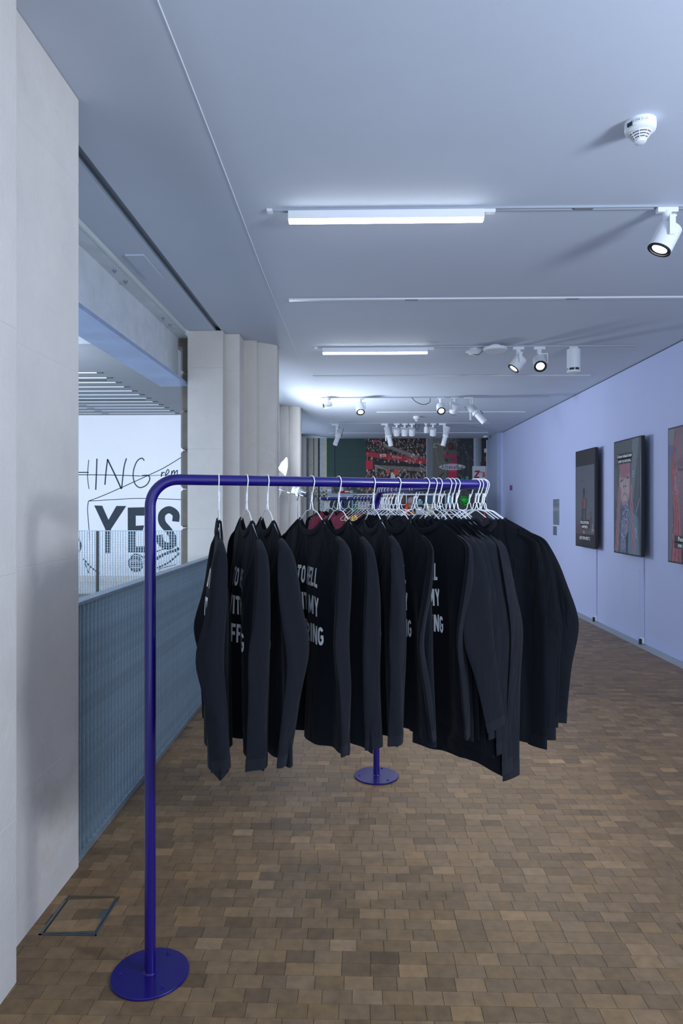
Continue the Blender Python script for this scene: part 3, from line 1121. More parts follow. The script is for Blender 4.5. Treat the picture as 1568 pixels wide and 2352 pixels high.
def smoke(x, y, s, label, text=None):
    t = thing('smoke_detector', label, 'smoke detector', (x, y, ZC - 0.08))
    o = (x, y, ZC)
    MB().lathe([(0.062 * s, 0), (0.063 * s, -0.012 * s), (0.063 * s, -0.030 * s), (0.059 * s, -0.034 * s)], o, n=40).build('base', M_white, t)
    MB().lathe([(0.059 * s, -0.033 * s), (0.060 * s, -0.040 * s), (0.052 * s, -0.046 * s), (0.044 * s, -0.048 * s)], o, n=40).build('rim', M_white, t)
    MB().lathe([(0.043 * s, -0.046 * s), (0.020 * s, -0.080 * s), (0, -0.081 * s)], o, n=32).build('chamber', M_slot, t)
    for k in range(4):
        h = -0.048 - 0.0085 * k
        r = 0.0465 - 0.0065 * k
        MB().lathe([(r * s, h * s), (r * s, (h - 0.004) * s), ((r - 0.006) * s, (h - 0.005) * s), ((r - 0.005) * s, h * s)], o, n=32).build('louvre', M_white, t)
    rb = MB()
    for k in range(8):
        a = k * PI / 4 + 0.3
        d = Vector((math.cos(a), math.sin(a), 0))
        rb.tube([Vector(o) + d * 0.0475 * s + Vector((0, 0, -0.046 * s)), Vector(o) + d * 0.021 * s + Vector((0, 0, -0.082 * s))], 0.0016 * s, 6)
    rb.build('rib', M_white, t)
    MB().lathe([(0.024 * s, -0.079 * s), (0.023 * s, -0.087 * s), (0.012 * s, -0.091 * s), (0, -0.092 * s)], o, n=28).build('cap', M_white, t)
    if text:
        v, f = text_mesh(text, 0.0125)
        tm = MB()
        a0 = math.atan2(-y, -x) - 0.05
        tm.add([(x + 0.0634 * math.cos(a0 + p[0] / 0.0634), y + 0.0634 * math.sin(a0 + p[0] / 0.0634), ZC - 0.019 + p[1]) for p in v], f)
        tm.build('lettering', M_greytext, t, smooth=False, fix=False)
        MB().obox((x - 0.055, y - 0.03, ZC - 0.026), (0.006, -0.01, 0), (0.003, 0.002, 0), (0, 0, 0.007)).build('clip', M_slot, t, smooth=False)


smoke(1.19, 2.90, 1.0, 'large white smoke detector with dark louvres alone on the ceiling', 'B3 Z08 51-23')
smoke(1.06, 12.2, 1.0, 'small far smoke detector above the row of unlit spotlights')


def bullet_cam(x, y, aim, label, drop=0.09):
    t = thing('security_camera', label, 'camera', (x, y, ZC - 0.15))
    a = Vector(aim).normalized()
    MB().lathe([(0.035, 0), (0.035, -0.02), (0.014, -0.03), (0.014, -drop)], (x, y, ZC - 0.012), n=16).build('mount', M_white, t)
    c = Vector((x, y, ZC - 0.012 - drop - 0.01)) - a * 0.02
    MB().lathe([(0.03, -0.03), (0.043, 0.0), (0.045, 0.09), (0.04, 0.1)], c, a, 20).build('body', M_white, t)
    MB().lathe([(0.036, 0.1), (0.03, 0.104), (0, 0.104)], c, a, 20).build('lens', M_slot, t)


bullet_cam(-0.42, 10.04, (-0.85, -0.35, -0.25), 'white security camera with dark lens at the end of a track')
bullet_cam(1.325, 13.16, (0.05, 0.3, -0.9), 'little white bulb-shaped camera among the unlit spotlights')
t = thing('dome_camera', 'small white dome camera at the top corner of the far wall', 'camera', (2.93, 15.6, ZC - 0.1))
MB().lathe([(0.06, 0), (0.062, -0.03), (0.05, -0.04)], (2.93, 15.6, ZC), n=20).build('base', M_white, t)
MB().lathe([(0.05, -0.04), (0.042, -0.075), (0.02, -0.095), (0, -0.1)], (2.93, 15.6, ZC), n=20).build('dome', M_slot, t)
tag(MB().tube(catmull([(0.80, 10.04, ZC - 0.01), (0.86, 10.04, ZC - 0.07), (0.97, 10.04, ZC - 0.115), (1.06, 10.04, ZC - 0.08), (1.07, 10.04, ZC - 0.02)]), 0.005, 6).build('black_cable', M_blk), 'loop of black cable drooping from the ceiling track', 'cable')
tag(MB().tube(catmull([(1.12, 13.16, ZC - 0.01), (1.12, 13.16, ZC - 0.09), (1.155, 13.16, ZC - 0.13), (1.19, 13.16, ZC - 0.09), (1.19, 13.16, ZC - 0.01)]), 0.005, 6).build('black_cable', M_blk), 'narrow loop of black cable among the far unlit spotlights', 'cable')

# ------------------------------------------------------------------ screens on the right wall
M_screen = color_mat('screen_picture', emission=0.40)
M_sgloss = M_blk
XS = 3.035


def tv(y0, y1, z0, z1, img, label, caps):
    gr = img.a.mean(2, keepdims=True)
    img.a = (gr + (img.a - gr) * 0.72) * np.array((0.92, 0.98, 1.06))
    """y0 near edge, y1 far edge; picture seen from the room, left side = far edge"""
    t = thing('wall_screen', label, 'screen', (XS + 0.03, (y0 + y1) / 2, z0), 'upright video screens on the lavender wall')
    MB().box(XS, XS + 0.045, y0, y1, z0, z1).build('casing', M_blk, t, smooth=False, bevel=0.004)
    MB().box(XS + 0.045, XW + 0.001, y0 + 0.2, y1 - 0.2, z0 + 0.35, z1 - 0.35).build('wall_mount', M_blk, t, smooth=False)
    b = 0.016
    sc = img.to_mesh('picture', M_screen, t, (XS - 0.0008, y1 - b, z1 - b), (0, -(y1 - y0 - 2 * b), 0), (0, 0, -(z1 - z0 - 2 * b)))
    wd, ht = y1 - y0 - 2 * b, z1 - z0 - 2 * b
    for (cx, cy, w, h, lines, sz) in caps:
        yc = y1 - b - cx * wd
        zc = z1 - b - cy * ht
        if w:
            MB().box(XS - 0.0022, XS - 0.0012, yc - w * wd / 2, yc + w * wd / 2, zc - h * ht / 2, zc + h * ht / 2).build('caption_box', M_capbox, sc, smooth=False)
        v, f = text_mesh(lines, sz)
        mw = max(p[0] for p in v) - min(p[0] for p in v)
        k = min(1.0, (w or 0.6) * wd * 0.93 / mw)
        MB().add([(XS - 0.0026, yc - p[0] * k, zc + p[1]) for p in v], f).build('caption', M_text, sc, smooth=False, fix=False)
    return t


# screen 1: standing figure on a plain grey wall
im = Img(72, 128, (16, 16, 22))
im.rect(0, 20, 72, 112, (84, 90, 112))
for k in range(20, 112):
    im.rect(0, k, 72, k + 1, (78 + 0.12 * k, 84 + 0.10 * k, 108 + 0.02 * k))
im.ell(0, 112, 24, 22, (96, 62, 84), 0.6, 0.5)
im.rect(0, 100, 72, 112, (84, 60, 72), 0.6)
im.line([(29, 24), (28, 40)], 1, (50, 54, 66)); im.line([(27, 25), (32, 24)], 1, (50, 54, 66)); im.line([(22, 41), (33, 41)], 1, (60, 64, 78))
im.poly([(26, 66), (40, 66), (44, 104), (22, 104)], (44, 50, 64))
im.poly([(28, 64), (38, 64), (39, 78), (27, 78)], (120, 66, 62))
im.line([(36, 66), (37, 76)], 2, (190, 90, 60))
im.poly([(39, 63), (45, 63), (45, 80), (41, 80)], (66, 66, 80))
im.ell(33, 58, 3.6, 7, (56, 44, 48)); im.ell(33, 53.5, 3.8, 3.5, (34, 28, 32))
im.line([(37, 56), (44, 56), (44, 61)], 0.6, (50, 54, 66))
im.rect(30, 80, 38, 101, (92, 98, 116), 0.6)
im.ell(50, 98, 7, 6, (54, 40, 48)); im.ell(60, 94, 5, 6, (116, 60, 66)); im.line([(58, 82), (62, 94)], 1, (52, 46, 54)); im.line([(55, 86), (63, 82)], 1, (52, 46, 54))
im.line([(66, 99), (67, 103)], 1.6, (170, 176, 190)); im.line([(63, 105), (70, 106)], 2, (150, 156, 170))
im.line([(57, 108), (70, 108)], 1, (130, 136, 150)); im.poly([(33, 106), (36, 111), (30, 111)], (190, 170, 100))
im.noise(0.03)
tv(8.80, 9.57, 0.965, 2.27, im, 'upright screen showing a small standing figure in an orange vest',
   [(0.50, 0.755, 0.50, 0.045, 'THEN SOMETHING', 0.055), (0.51, 0.80, 0.34, 0.045, 'HAPPENED!', 0.055), (0.5, 0.918, 0, 0, 'LIKE FOR PART 2', 0.06)])

# screen 2: person with pink fringe and plaits
im = Img(84, 150, (58, 72, 88))
im.rect(0, 0, 84, 30, (66, 76, 88)); im.line([(0, 30), (84, 28)], 1.2, (40, 52, 64))
im.poly([(60, 0), (80, 0), (62, 80), (54, 80)], (104, 116, 130), 0.7)
im.poly([(0, 30), (10, 40), (14, 80), (0, 80)], (84, 92, 96), 0.7)
im.poly([(84, 60), (84, 110), (70, 100)], (40, 56, 76)); im.line([(82, 78), (64, 108)], 2, (110, 130, 156))
im.poly([(4, 150), (8, 92), (28, 84), (60, 84), (80, 104), (84, 150)], (58, 84, 112))
im.poly([(48, 92), (74, 100), (80, 150), (44, 150)], (84, 116, 146), 0.8)
im.poly([(36, 96), (48, 96), (46, 150), (34, 150)], (36, 46, 66))
im.poly([(36, 84), (47, 84), (46, 120), (40, 128), (34, 122)], (138, 110, 122))
im.ell(35, 54, 18, 32, (150, 124, 134)); im.ell(36, 66, 15, 22, (162, 136, 144), 0.7, 0.3)
im.ell(35, 34, 18, 16, (150, 84, 104))
for k in range(14):
    x = 18 + k * 2.6
    im.line([(34 + (k - 7) * 1.0, 22), (x, 44 + 4 * math.sin(k))], 1.6, (176, 104, 122) if k % 2 else (112, 56, 76), 0.8)
im.line([(22, 54), (30, 52)], 2, (74, 56, 70)); im.line([(42, 50), (50, 49)], 2, (74, 56, 70))
im.ell(33, 61, 1.6, 1.6, (60, 40, 50)); im.ell(39, 60.5, 1.6, 1.6, (60, 40, 50))
im.ell(36, 75, 8, 5, (126, 88, 102), 0.9, 0.25); im.ell(36, 77, 6.5, 5, (172, 146, 156), 0.9, 0.25); im.ell(36, 82.5, 5.5, 2, (150, 98, 110), 0.8, 0.3)
im.ell(26, 66, 6, 9, (176, 150, 154), 0.5, 0.5); im.ell(45, 64, 5, 9, (176, 150, 154), 0.5, 0.5)
im.ell(38, 98, 10, 13, (86, 94, 136)); 
for k in range(60):
    im.ell(random.uniform(29, 47), random.uniform(88, 110), 1.1, 1.1, (144, 152, 190) if k % 2 else (46, 50, 80))
im.poly([(24, 106), (38, 106), (40, 150), (22, 150)], (92, 104, 150))
for k in range(120):
    im.ell(random.uniform(24, 39), random.uniform(106, 150), 0.8, 0.8, (140, 152, 192) if k % 2 else (60, 68, 110))
for k in range(7):
    w1 = [(14 + 1.5 * k - 0.12 * q + 1.6 * math.sin(q * 0.35 + k), 62 + q) for q in range(0, 90, 4)]
    w2 = [(50 + 1.2 * k + 0.14 * q + 1.6 * math.sin(q * 0.33 + k), 60 + q) for q in range(0, 90, 4)]
    c_ = [(156, 92, 108), (126, 66, 84), (172, 110, 122)][k % 3]
    im.line(w1, 2.4, c_, 0.8)
    im.line(w2, 1.8, c_, 0.8)
im.ell(63, 44, 2.6, 2.6, (200, 206, 214)); im.ell(63, 44, 1.7, 1.7, (60, 70, 84)); im.ell(62.5, 49, 1, 1, (190, 196, 206))
im.line([(70, 116), (72, 122)], 1.6, (160, 180, 200)); im.line([(69, 125), (74, 128)], 1.6, (140, 150, 176))
im.noise(0.03)
tv(7.38, 8.15, 0.965, 2.27, im, 'upright screen showing a person with a pink fringe and plaits',
   [(0.42, 0.135, 0.60, 0.05, "I'd never released music", 0.052), (0.43, 0.178, 0.54, 0.05, 'under my real name...', 0.052)])

# screen 3: close face with red braids
im = Img(84, 150, (92, 70, 92))
im.rect(0, 0, 16, 18, (104, 112, 126)); im.rect(0, 18, 12, 34, (70, 84, 140)); im.rect(0, 34, 10, 150, (84, 92, 120))
im.poly([(16, 0), (84, 0), (84, 95), (60, 112), (30, 104), (18, 70), (12, 30)], (104, 76, 94))
im.ell(40, 40, 30, 44, (124, 92, 108), 0.7, 0.4)
im.ell(28, 40, 9, 5, (98, 66, 88), 0.8, 0.4); im.line([(22, 46), (30, 48), (38, 45)], 1.6, (44, 30, 44))
im.ell(62, 40, 9, 5, (98, 66, 88), 0.8, 0.4); im.line([(54, 45), (62, 48), (70, 46)], 1.6, (44, 30, 44))
im.ell(46, 60, 8, 6, (110, 70, 86), 0.7, 0.3); im.ell(42, 62, 1.6, 1.2, (50, 30, 40)); im.ell(50, 62, 1.6, 1.2, (50, 30, 40))
im.ell(46, 80, 13, 6, (150, 84, 100)); im.line([(34, 80), (58, 80)], 1.4, (90, 44, 60))
im.poly([(26, 100), (84, 100), (84, 150), (26, 150)], (98, 70, 96))
im.rect(24, 136, 84, 150, (26, 28, 38))
for k in range(9):
    x0 = 13 + k * 0.9
    im.line([(16 - k * 0.1, 4 + k * 6), (x0 - 5, 50), (x0 + 1 + k * 0.7, 100), (x0 - 6 + k * 1.9, 150)], 2.6, (172, 66, 82) if k % 3 else (112, 40, 56), 0.9)
for k in range(50):
    im.ell(random.uniform(8, 26), random.uniform(40, 150), 0.7, 1.6, (206, 110, 120), 0.7)
im.line([(17, 58), (16, 70)], 3, (96, 100, 190))
im.noise(0.025)
tv(5.98, 6.745, 0.965, 2.27, im, 'upright screen showing a close face with long red braids',
   [(0.42, 0.83, 0.50, 0.05, 'People q', 0.062), (0.42, 0.875, 0.50, 0.05, 'me as an', 0.062)])

for yk, lab in ((9.02, 'thin white cable cover below the standing figure screen'), (7.55, 'thin white cable cover below the pink fringe screen')):
    t = thing('cable_cover', lab, 'cable cover', (XW - 0.01, yk, 0.0))
    MB().box(XW - 0.016, XW - 0.0005, yk - 0.014, yk + 0.014, 0.075, 0.965).build('trunking', M_wallR, t, smooth=False, bevel=0.003)
    MB().box(XW - 0.03, XW - 0.007, yk - 0.03, yk + 0.03, 0.013, 0.075).build('socket', M_white, t, smooth=False, bevel=0.003)
    MB().box(XW - 0.055, XW - 0.03, yk - 0.012, yk + 0.012, 0.001, 0.06).build('plug', M_blk, t, smooth=False, bevel=0.003)

# printed wall texts
M_prt = color_mat('printed_panel')
im = Img(30, 70, (112, 124, 138))
for k in range(8):
    im.rect(2, 3 + 2.2 * k, random.uniform(12, 28), 4 + 2.2 * k, (72, 84, 100), 0.8)
im.rect(0, 24, 30, 31, (140, 146, 152), 0.8); im.rect(0, 33, 30, 44, (112, 122, 124), 0.9)
for k in range(16):
    im.rect(2, 35 + 2 * k, random.uniform(18, 28), 35.9 + 2 * k, (90, 102, 118), 0.7)
t = thing('wall_text', 'tall grey printed text panel on the lavender wall', 'wall text', (XW - 0.01, 10.84, 1.14))
MB().box(XW - 0.006, XW - 0.0003, 10.66, 11.01, 1.215, 1.635).build('board', M_white, t, smooth=False)
im.to_mesh('print', M_prt, t, (XW - 0.0066, 11.005, 1.63), (0, -0.34, 0), (0, 0, -0.41))
im = Img(22, 30, (96, 108, 128))
for k in range(11):
    im.rect(2, 3 + 2.3 * k, random.uniform(10, 20), 4 + 2.3 * k, (70, 82, 104), 0.8)
t = thing('wall_text', 'small grey caption label under the tall text panel', 'wall text', (XW - 0.01, 10.9, 1.05))
MB().box(XW - 0.006, XW - 0.0003, 10.79, 11.01, 1.05, 1.205).build('board', M_white, t, smooth=False)
im.to_mesh('print', M_prt, t, (XW - 0.0066, 11.005, 1.20), (0, -0.21, 0), (0, 0, -0.145))
t = thing('call_point', 'tiny red and blue alarm call point on the lavender wall', 'alarm', (XW - 0.02, 13.96, 1.85))
MB().box(XW - 0.03, XW - 0.0005, 13.90, 14.0, 1.90, 1.945).build('red_box', cmat('alarm_red', (190, 40, 60)), t, smooth=False, bevel=0.003)
MB().box(XW - 0.03, XW - 0.0005, 13.90, 14.0, 1.845, 1.898).build('blue_box', cmat('alarm_blue', (60, 80, 170)), t, smooth=False, bevel=0.003)

# ------------------------------------------------------------------ clothes rack
ZR = 1.59
RT = 0.0175


def fillet(pts, r, n=10):
    pts = [Vector(p) for p in pts]
    out = [pts[0]]
    for a, b, c in zip(pts, pts[1:], pts[2:]):
        d1 = (b - a).normalized(); d2 = (c - b).normalized()
        th = d1.angle(d2)
        tl = r * math.tan(th / 2)
        nrm = (d2 - d1 * d1.dot(d2)).normalized()
        o = b - d1 * tl + nrm * r
        for i in range(n + 1):
            a_ = th * i / n
            out.append(o + r * (math.sin(a_) * d1 - math.cos(a_) * nrm))
    out.append(pts[-1])
    return out


def rack(A, C, B, label, posts=True):
    t = thing('clothes_rack', label, 'clothes rack', (A[0], A[1], 0))
    path = fillet([(A[0], A[1], 0.008), (A[0], A[1], ZR), (C[0], C[1], ZR), (B[0], B[1], ZR), (B[0], B[1], 0.008)], 0.088, 12)
    MB().tube(path, RT, 20).build('tube_rail', M_blue, t)
    for (x, y) in (A, B):
        pl = MB().lathe([(0, 0.0005), (0.121, 0.0005), (0.1225, 0.002), (0.1225, 0.007), (0.121, 0.0085), (0, 0.0085)], (x, y, 0), n=56).build('base_plate', M_blue, t)
        MB().lathe([(0.0175, 0.0085), (0.0215, 0.0088), (0.018, 0.0125), (0.0172, 0.013)], (x, y, 0), n=24).build('weld', M_blue, pl)
        for k in range(3):
            a = math.radians(98 + 120 * k) - 0.5
            MB().lathe([(0.0065, 0.0085), (0.0065, 0.0105), (0.0045, 0.012), (0.002, 0.0125), (0.0018, 0.011), (0, 0.011)], (x + 0.095 * math.cos(a), y + 0.095 * math.sin(a), 0), n=12).build('bolt', M_blue, pl)
    return t


RA, RC, RB = Vector((-0.664, 2.177)), Vector((0.533, 2.710)), Vector((0.107, 3.809))
rack(RA, RC, RB, 'ultramarine tubular rack hung with black lettered shirts')
_d1 = (RC - RA).normalized()
_d2 = (RB - RC).normalized()
_th = _d1.angle(_d2)
_tl = 0.09 * math.tan(_th / 2)
_L1 = (RC - RA).length - _tl
_n = Vector((-_d1.y, _d1.x))
_O = RC - _d1 * _tl + _n * 0.09


def rail_pt(s):
    if s < _L1:
        return RA + _d1 * s
    a = (s - _L1) / 0.09
    if a < _th:
        return _O + 0.09 * (math.sin(a) * _d1 - math.cos(a) * _n)
    return RC + _d2 * (_tl + s - _L1 - 0.09 * _th)


# ------------------------------------------------------------------ hangers and shirts
def frame(P, th):
    c, s = math.cos(th), math.sin(th)
    def f(u, v, z):
        return Vector((P[0] + u * c + v * s, P[1] + u * s - v * c, z))
    return f


def make_hanger(P, th, label, group, tilt=0.0, zr=ZR, kind='wire', swing=0.0):
    f0 = frame(P, th)
    f = lambda u, v, z: f0(u, v, z - u * tilt)
    t = thing('wire_hanger' if kind == 'wire' else 'plastic_hanger', label, 'hanger', (P[0], P[1], zr - 0.2), group)
    r = RT + 0.004
    wr = 0.0020 if kind == 'wire' else 0.004
    sh = swing
    pts = [f(-r * math.cos(math.radians(-25)), 0, zr + r * math.sin(math.radians(-25)))]
    for k in range(11):
        a = math.radians(180 - 200 * k / 10)
        pts.append(f(r * math.cos(a), 0, zr + r * math.sin(a)))
    pts += [f(0.012, 0.001, zr - 0.034), f(0.004, 0.002, zr - 0.05)]
    hk = MB().tube(pts, wr, 8)
    tw1, tw2 = [], []
    for k in range(25):
        zz = zr - 0.036 - 0.034 * k / 24
        a = k * 0.9
        tw1.append(f(0.004 * (1 - k / 24) + 0.0019 * math.cos(a), 0.0019 * math.sin(a), zz))
        tw2.append(f(0.004 * (1 - k / 24) - 0.0019 * math.cos(a), -0.0019 * math.sin(a), zz))
    hk.tube(tw1, wr, 6).tube(tw2, wr, 6)
    hk.build('hook', M_wire if kind == 'wire' else M_white, t)
    z0 = zr - 0.070
    body = [f(0, 0, z0)]
    right = [(0.006, z0 - 0.006), (0.009, z0 - 0.020), (0.014, z0 - 0.029), (0.030, z0 - 0.033), (0.040, z0 - 0.036), (0.050, z0 - 0.043), (0.092, z0 - 0.073),
             (0.14, z0 - 0.103), (0.183, z0 - 0.131), (0.190, z0 - 0.140), (0.186, z0 - 0.154)]
    pr = [f(u, 0, z) for u, z in right]
    plft = [f(-u, 0, z) for u, z in right]
    loop = catmull([f(0, 0, z0)] + pr, 3) + [f(0.1, 0, z0 - 0.155), f(-0.1, 0, z0 - 0.155)] + list(reversed(catmull([f(0, 0, z0)] + plft, 3)))[:-1]
    MB().tube(loop, wr, 7, closed=True).build('shoulder_wire', M_wire if kind == 'wire' else M_white, t)
    return t


def sstep(a, b, x):
    t = min(1, max(0, (x - a) / (b - a)))
    return t * t * (3 - 2 * t)


def make_shirt(P, th, label, group, hem=0.70, T=0.035, fold=0.018, kf=3.0, ph=0.0, text=True, back=False, tilt=0.04,
               near=None, far=None, seed=0, thalf=0.300, tsh=0.032, zr=ZR, M=None, Mc=None, lines=None, Mp=None, tscale=1.0, res=1.0, squash=1.0):
    rd = random.Random(seed)
    f0 = frame(P, th)
    f = lambda u, v, z: f0(u, v, z - u * tilt)
    t = thing('long_sleeve_shirt', label, 'shirt', (P[0], P[1], hem), group)
    M = M or M_black
    Mc = Mc or M_collar
    zN = zr - 0.132     # neck points
    zS = zN - 0.077     # shoulder tips
    nw, sw = 0.088, 0.222
    nu, nv = int(56 * res), int(34 * res)
    p1, p2, p3 = rd.uniform(0, 6), rd.uniform(0, 6), rd.uniform(0, 6)

    def top(u, sgn):
        a = abs(u)
        if a < nw:
            q = 1 - (a / nw) ** 2
            return zN - (0.040 if sgn > 0 else 0.068) * q
        if a <= sw:
            k = (a - nw) / (sw - nw)
            return zN - (zN - zS) * (k * 0.93 + 0.07 * k ** 6)
        return zS - (a - sw) * 0.9

    def width(tt):
        return 0.214 + 0.018 * sstep(0.1, 0.45, tt) * squash + 0.012 * sstep(0.5, 1, tt) * squash

    def surf(s, tt, sgn):
        A = fold * sstep(0.02, 0.45, tt) * (0.75 + 0.35 * tt)
        e = max(0.0, 1 - s * s)
        ang = kf * PI * s + ph + (0 if sgn > 0 else p3) + 0.5 * math.sin(2.2 * tt + p1)
        w = width(tt)
        u = w * s + A * 0.75 * math.sin(ang + 0.9) * e
        th_ = T * (0.22 + 0.78 * sstep(0.0, 0.32, tt)) * (e ** 0.5)
        v = sgn * th_ + A * math.cos(ang) * (e ** 0.6) + 0.25 * A * math.sin(2 * ang + p2) * e
        v += 0.010 * math.sin(1.5 * tt + p1) * tt * (1 if T > 0.02 else 0.3)
        zt = top(w * s, sgn)
        zh = hem + 0.012 * math.sin(2.1 * s + p2) + 0.018 * e
        z = zt + (zh - zt) * tt
        return u, v, z

    sg = -1 if back else 1
    rows_f, rows_b = [], []
    for i in range(nv + 1):
        tt = i / nv
        tt = tt ** 1.15
        rows_f.append([f(*(lambda q: (q[0], sg * q[1], q[2]))(surf(-1 + 2 * j / nu, tt, 1))) for j in range(nu + 1)])
        rows_b.append([f(*(lambda q: (q[0], sg * q[1], q[2]))(surf(-1 + 2 * j / nu, tt, -1))) for j in range(nu + 1)])
    bb = MB()
    bb.grid(rows_f)
    bb.grid([list(reversed(r)) for r in rows_b])
    body = bb.build('body', M, t, fix=False)
    bod = bmesh.new(); bod.from_mesh(body.data)
    bmesh.ops.remove_doubles(bod, verts=bod.verts, dist=0.0008)
    bod.to_mesh(body.data); bod.free()
    body.data.shade_smooth()
    # ribbed neckband
    nb = []
    for k in range(20):
        a = PI * k / 20
        uu = nw * 1.0 * math.cos(a)
        nb.append((uu, sg * 0.0125 * math.sin(a), top(uu, 1) - 0.0065))
    for k in range(20):
        a = PI + PI * k / 20
        uu = nw * 1.0 * math.cos(a)
        nb.append((uu, sg * 0.012 * math.sin(a), top(uu, -1) - 0.006))
    MB().tube([f(*q) for q in nb], 0.0105, 10, closed=True, wide=(0, 0, 1), r2=0.0024).build('neckband', Mc, t)
    # shoulder and armhole seams
    for sd in (-1, 1):
        pts = []
        for k in range(8):
            q = surf(sd * (0.40 + 0.58 * k / 7), 0.012, 1)
            pts.append(f(q[0], sg * (q[1] + 0.0015), q[2]))
        MB().tube(pts, 0.0016, 5).build('shoulder_seam', Mc, body)
    # printed words
    if text:
        tb = MB()
        lns = lines or [('TO HELL', 1.264), ('WITH MY', 1.170), ('SUFFERING', 1.076)]
        H = 0.062 * tscale
        half = thalf

        def place(x, z):
            s = x / half
            z = z + (zr - ZR)
            tt = 0.3
            for _ in range(5):
                q = surf(s, tt, 1)
                zt = surf(s, 0, 1)[2]
                zh = surf(s, 1, 1)[2]
                tt = (zt - z) / (zt - zh)
            q = surf(s, tt, 1)
            qa = surf(s - 0.01, tt, 1); qb = surf(s + 0.01, tt, 1)
            tu, tv_ = qb[0] - qa[0], qb[1] - qa[1]
            l = math.hypot(tu, tv_) or 1
            nx, ny = -tv_ / l, tu / l
            return f(q[0] + nx * 0.0016, sg * (q[1] + ny * 0.0016), q[2])
        for ln, zc in lns:
            st, wd = text_strokes(ln)
            x0 = tsh - wd * H * 0.80 / 2
            for pl in st:
                prs = ribbon(pl, 0.19, 0.10)
                n0 = len(tb.v)
                for a, b in prs:
                    tb.v.append(tuple(place(x0 + a[0] * H * 0.80, zc + (a[1] - 0.5) * H)))
                    tb.v.append(tuple(place(x0 + b[0] * H * 0.80, zc + (b[1] - 0.5) * H)))
                for i in range(len(prs) - 1):
                    tb.f.append((n0 + 2 * i, n0 + 2 * i + 1, n0 + 2 * i + 3, n0 + 2 * i + 2))
        tb.build('lettering', Mp or M_print, body, smooth=False, fix=False)
    # sleeves: (elbow du,dv) (cuff du,dv) cuff z, half width, half thickness, twist
    for sd, prm in ((1, near), (-1, far)):
        if prm is None:
            continue
        (edu, edv), (cdu, cdv), zc, hw, ht, tw = prm
        u0 = sd * sw
        zE = zS - 0.33
        pts = [(u0 - sd * 0.050, 0, zS + 0.022), (u0 - sd * 0.008, 0.0, zS - 0.003), (u0 + sd * 0.009, 0.10 * edv, zS - 0.042),
               (u0 + sd * (0.016 + 0.4 * edu), 0.42 * edv, zS - 0.15),
               (u0 + sd * (0.014 + edu), edv, zE),
               (u0 + sd * (0.012 + 0.5 * edu + 0.5 * cdu), 0.5 * edv + 0.5 * cdv, zE + (zc - zE) * 0.5),
               (u0 + sd * (0.01 + cdu), cdv, zc)]
        P3 = catmull([f(*q) for q in pts], 7)
        m = len(P3)
        wl, tl, wd = [], [], []
        for i in range(m):
            k = i / (m - 1)
            g = sstep(-0.12, 0.62, k) if k > 0.02 else 0.0
            ww = hw * (0.17 + 0.83 * g - 0.04 * sstep(0.7, 1.0, k))
            ww *= 1 + 0.06 * math.sin(8 * k + p1) * g
            hh = ht * (0.30 + 0.70 * g - 0.30 * sstep(0.5, 1, k))
            wl.append(ww); tl.append(hh)
            a = tw + 0.30 * math.sin(3 * k + p2)
            o_ = f(0, 0, 0)
            wd.append(tuple((f(math.sin(a), math.cos(a), 0) - o_)))
        nn = 24
        vs = []
        base = MB().tube(P3, 1.0, nn, wide=wd, r2=1.0, caps=False)
        for i in range(m):
            k = i / (m - 1)
            c_ = P3[i]
            ex_ = (Vector(base.v[i * nn]) - c_)
            ey_ = (Vector(base.v[i * nn + nn // 4]) - c_)
            for j in range(nn):
                a = 2 * PI * j / nn
                sx, sy = math.cos(a), math.sin(a)
                sy = sy * abs(sy) ** 0.55
                elb = math.exp(-((k - 0.66) / 0.075) ** 2) * max(0.0, sx * (1 if edv >= 0 else -1)) * (0.010 + 0.32 * abs(edv))
                wr_ = 1 + 0.22 * math.sin(3 * a + 5 * k + p3) * sstep(0.1, 0.5, k) + 0.18 * math.sin(2 * a + 17 * k + p1) * sstep(0.3, 0.8, k)
                vs.append(c_ + ex_ * (sx * wl[i] + elb * (1 if edv >= 0 else -1)) + ey_ * (sy * tl[i] * wr_ + 0.16 * tl[i] * math.sin(7 * k + p2)))
        sb = MB().add(vs, base.f)
        so = sb.build('sleeve', M, t, fix=True)
        # turned cuff
        cu = MB().add([P3[i // nn] + (Vector(q) - P3[i // nn]) * 1.04 for i, q in enumerate(vs) if i // nn >= m - 3], [tuple(x - (m - 3) * nn for x in fc) for fc in base.f if min(fc) >= (m - 3) * nn])
        cu.build('cuff', Mc, so)
    return t


R = math.radians
D = dict
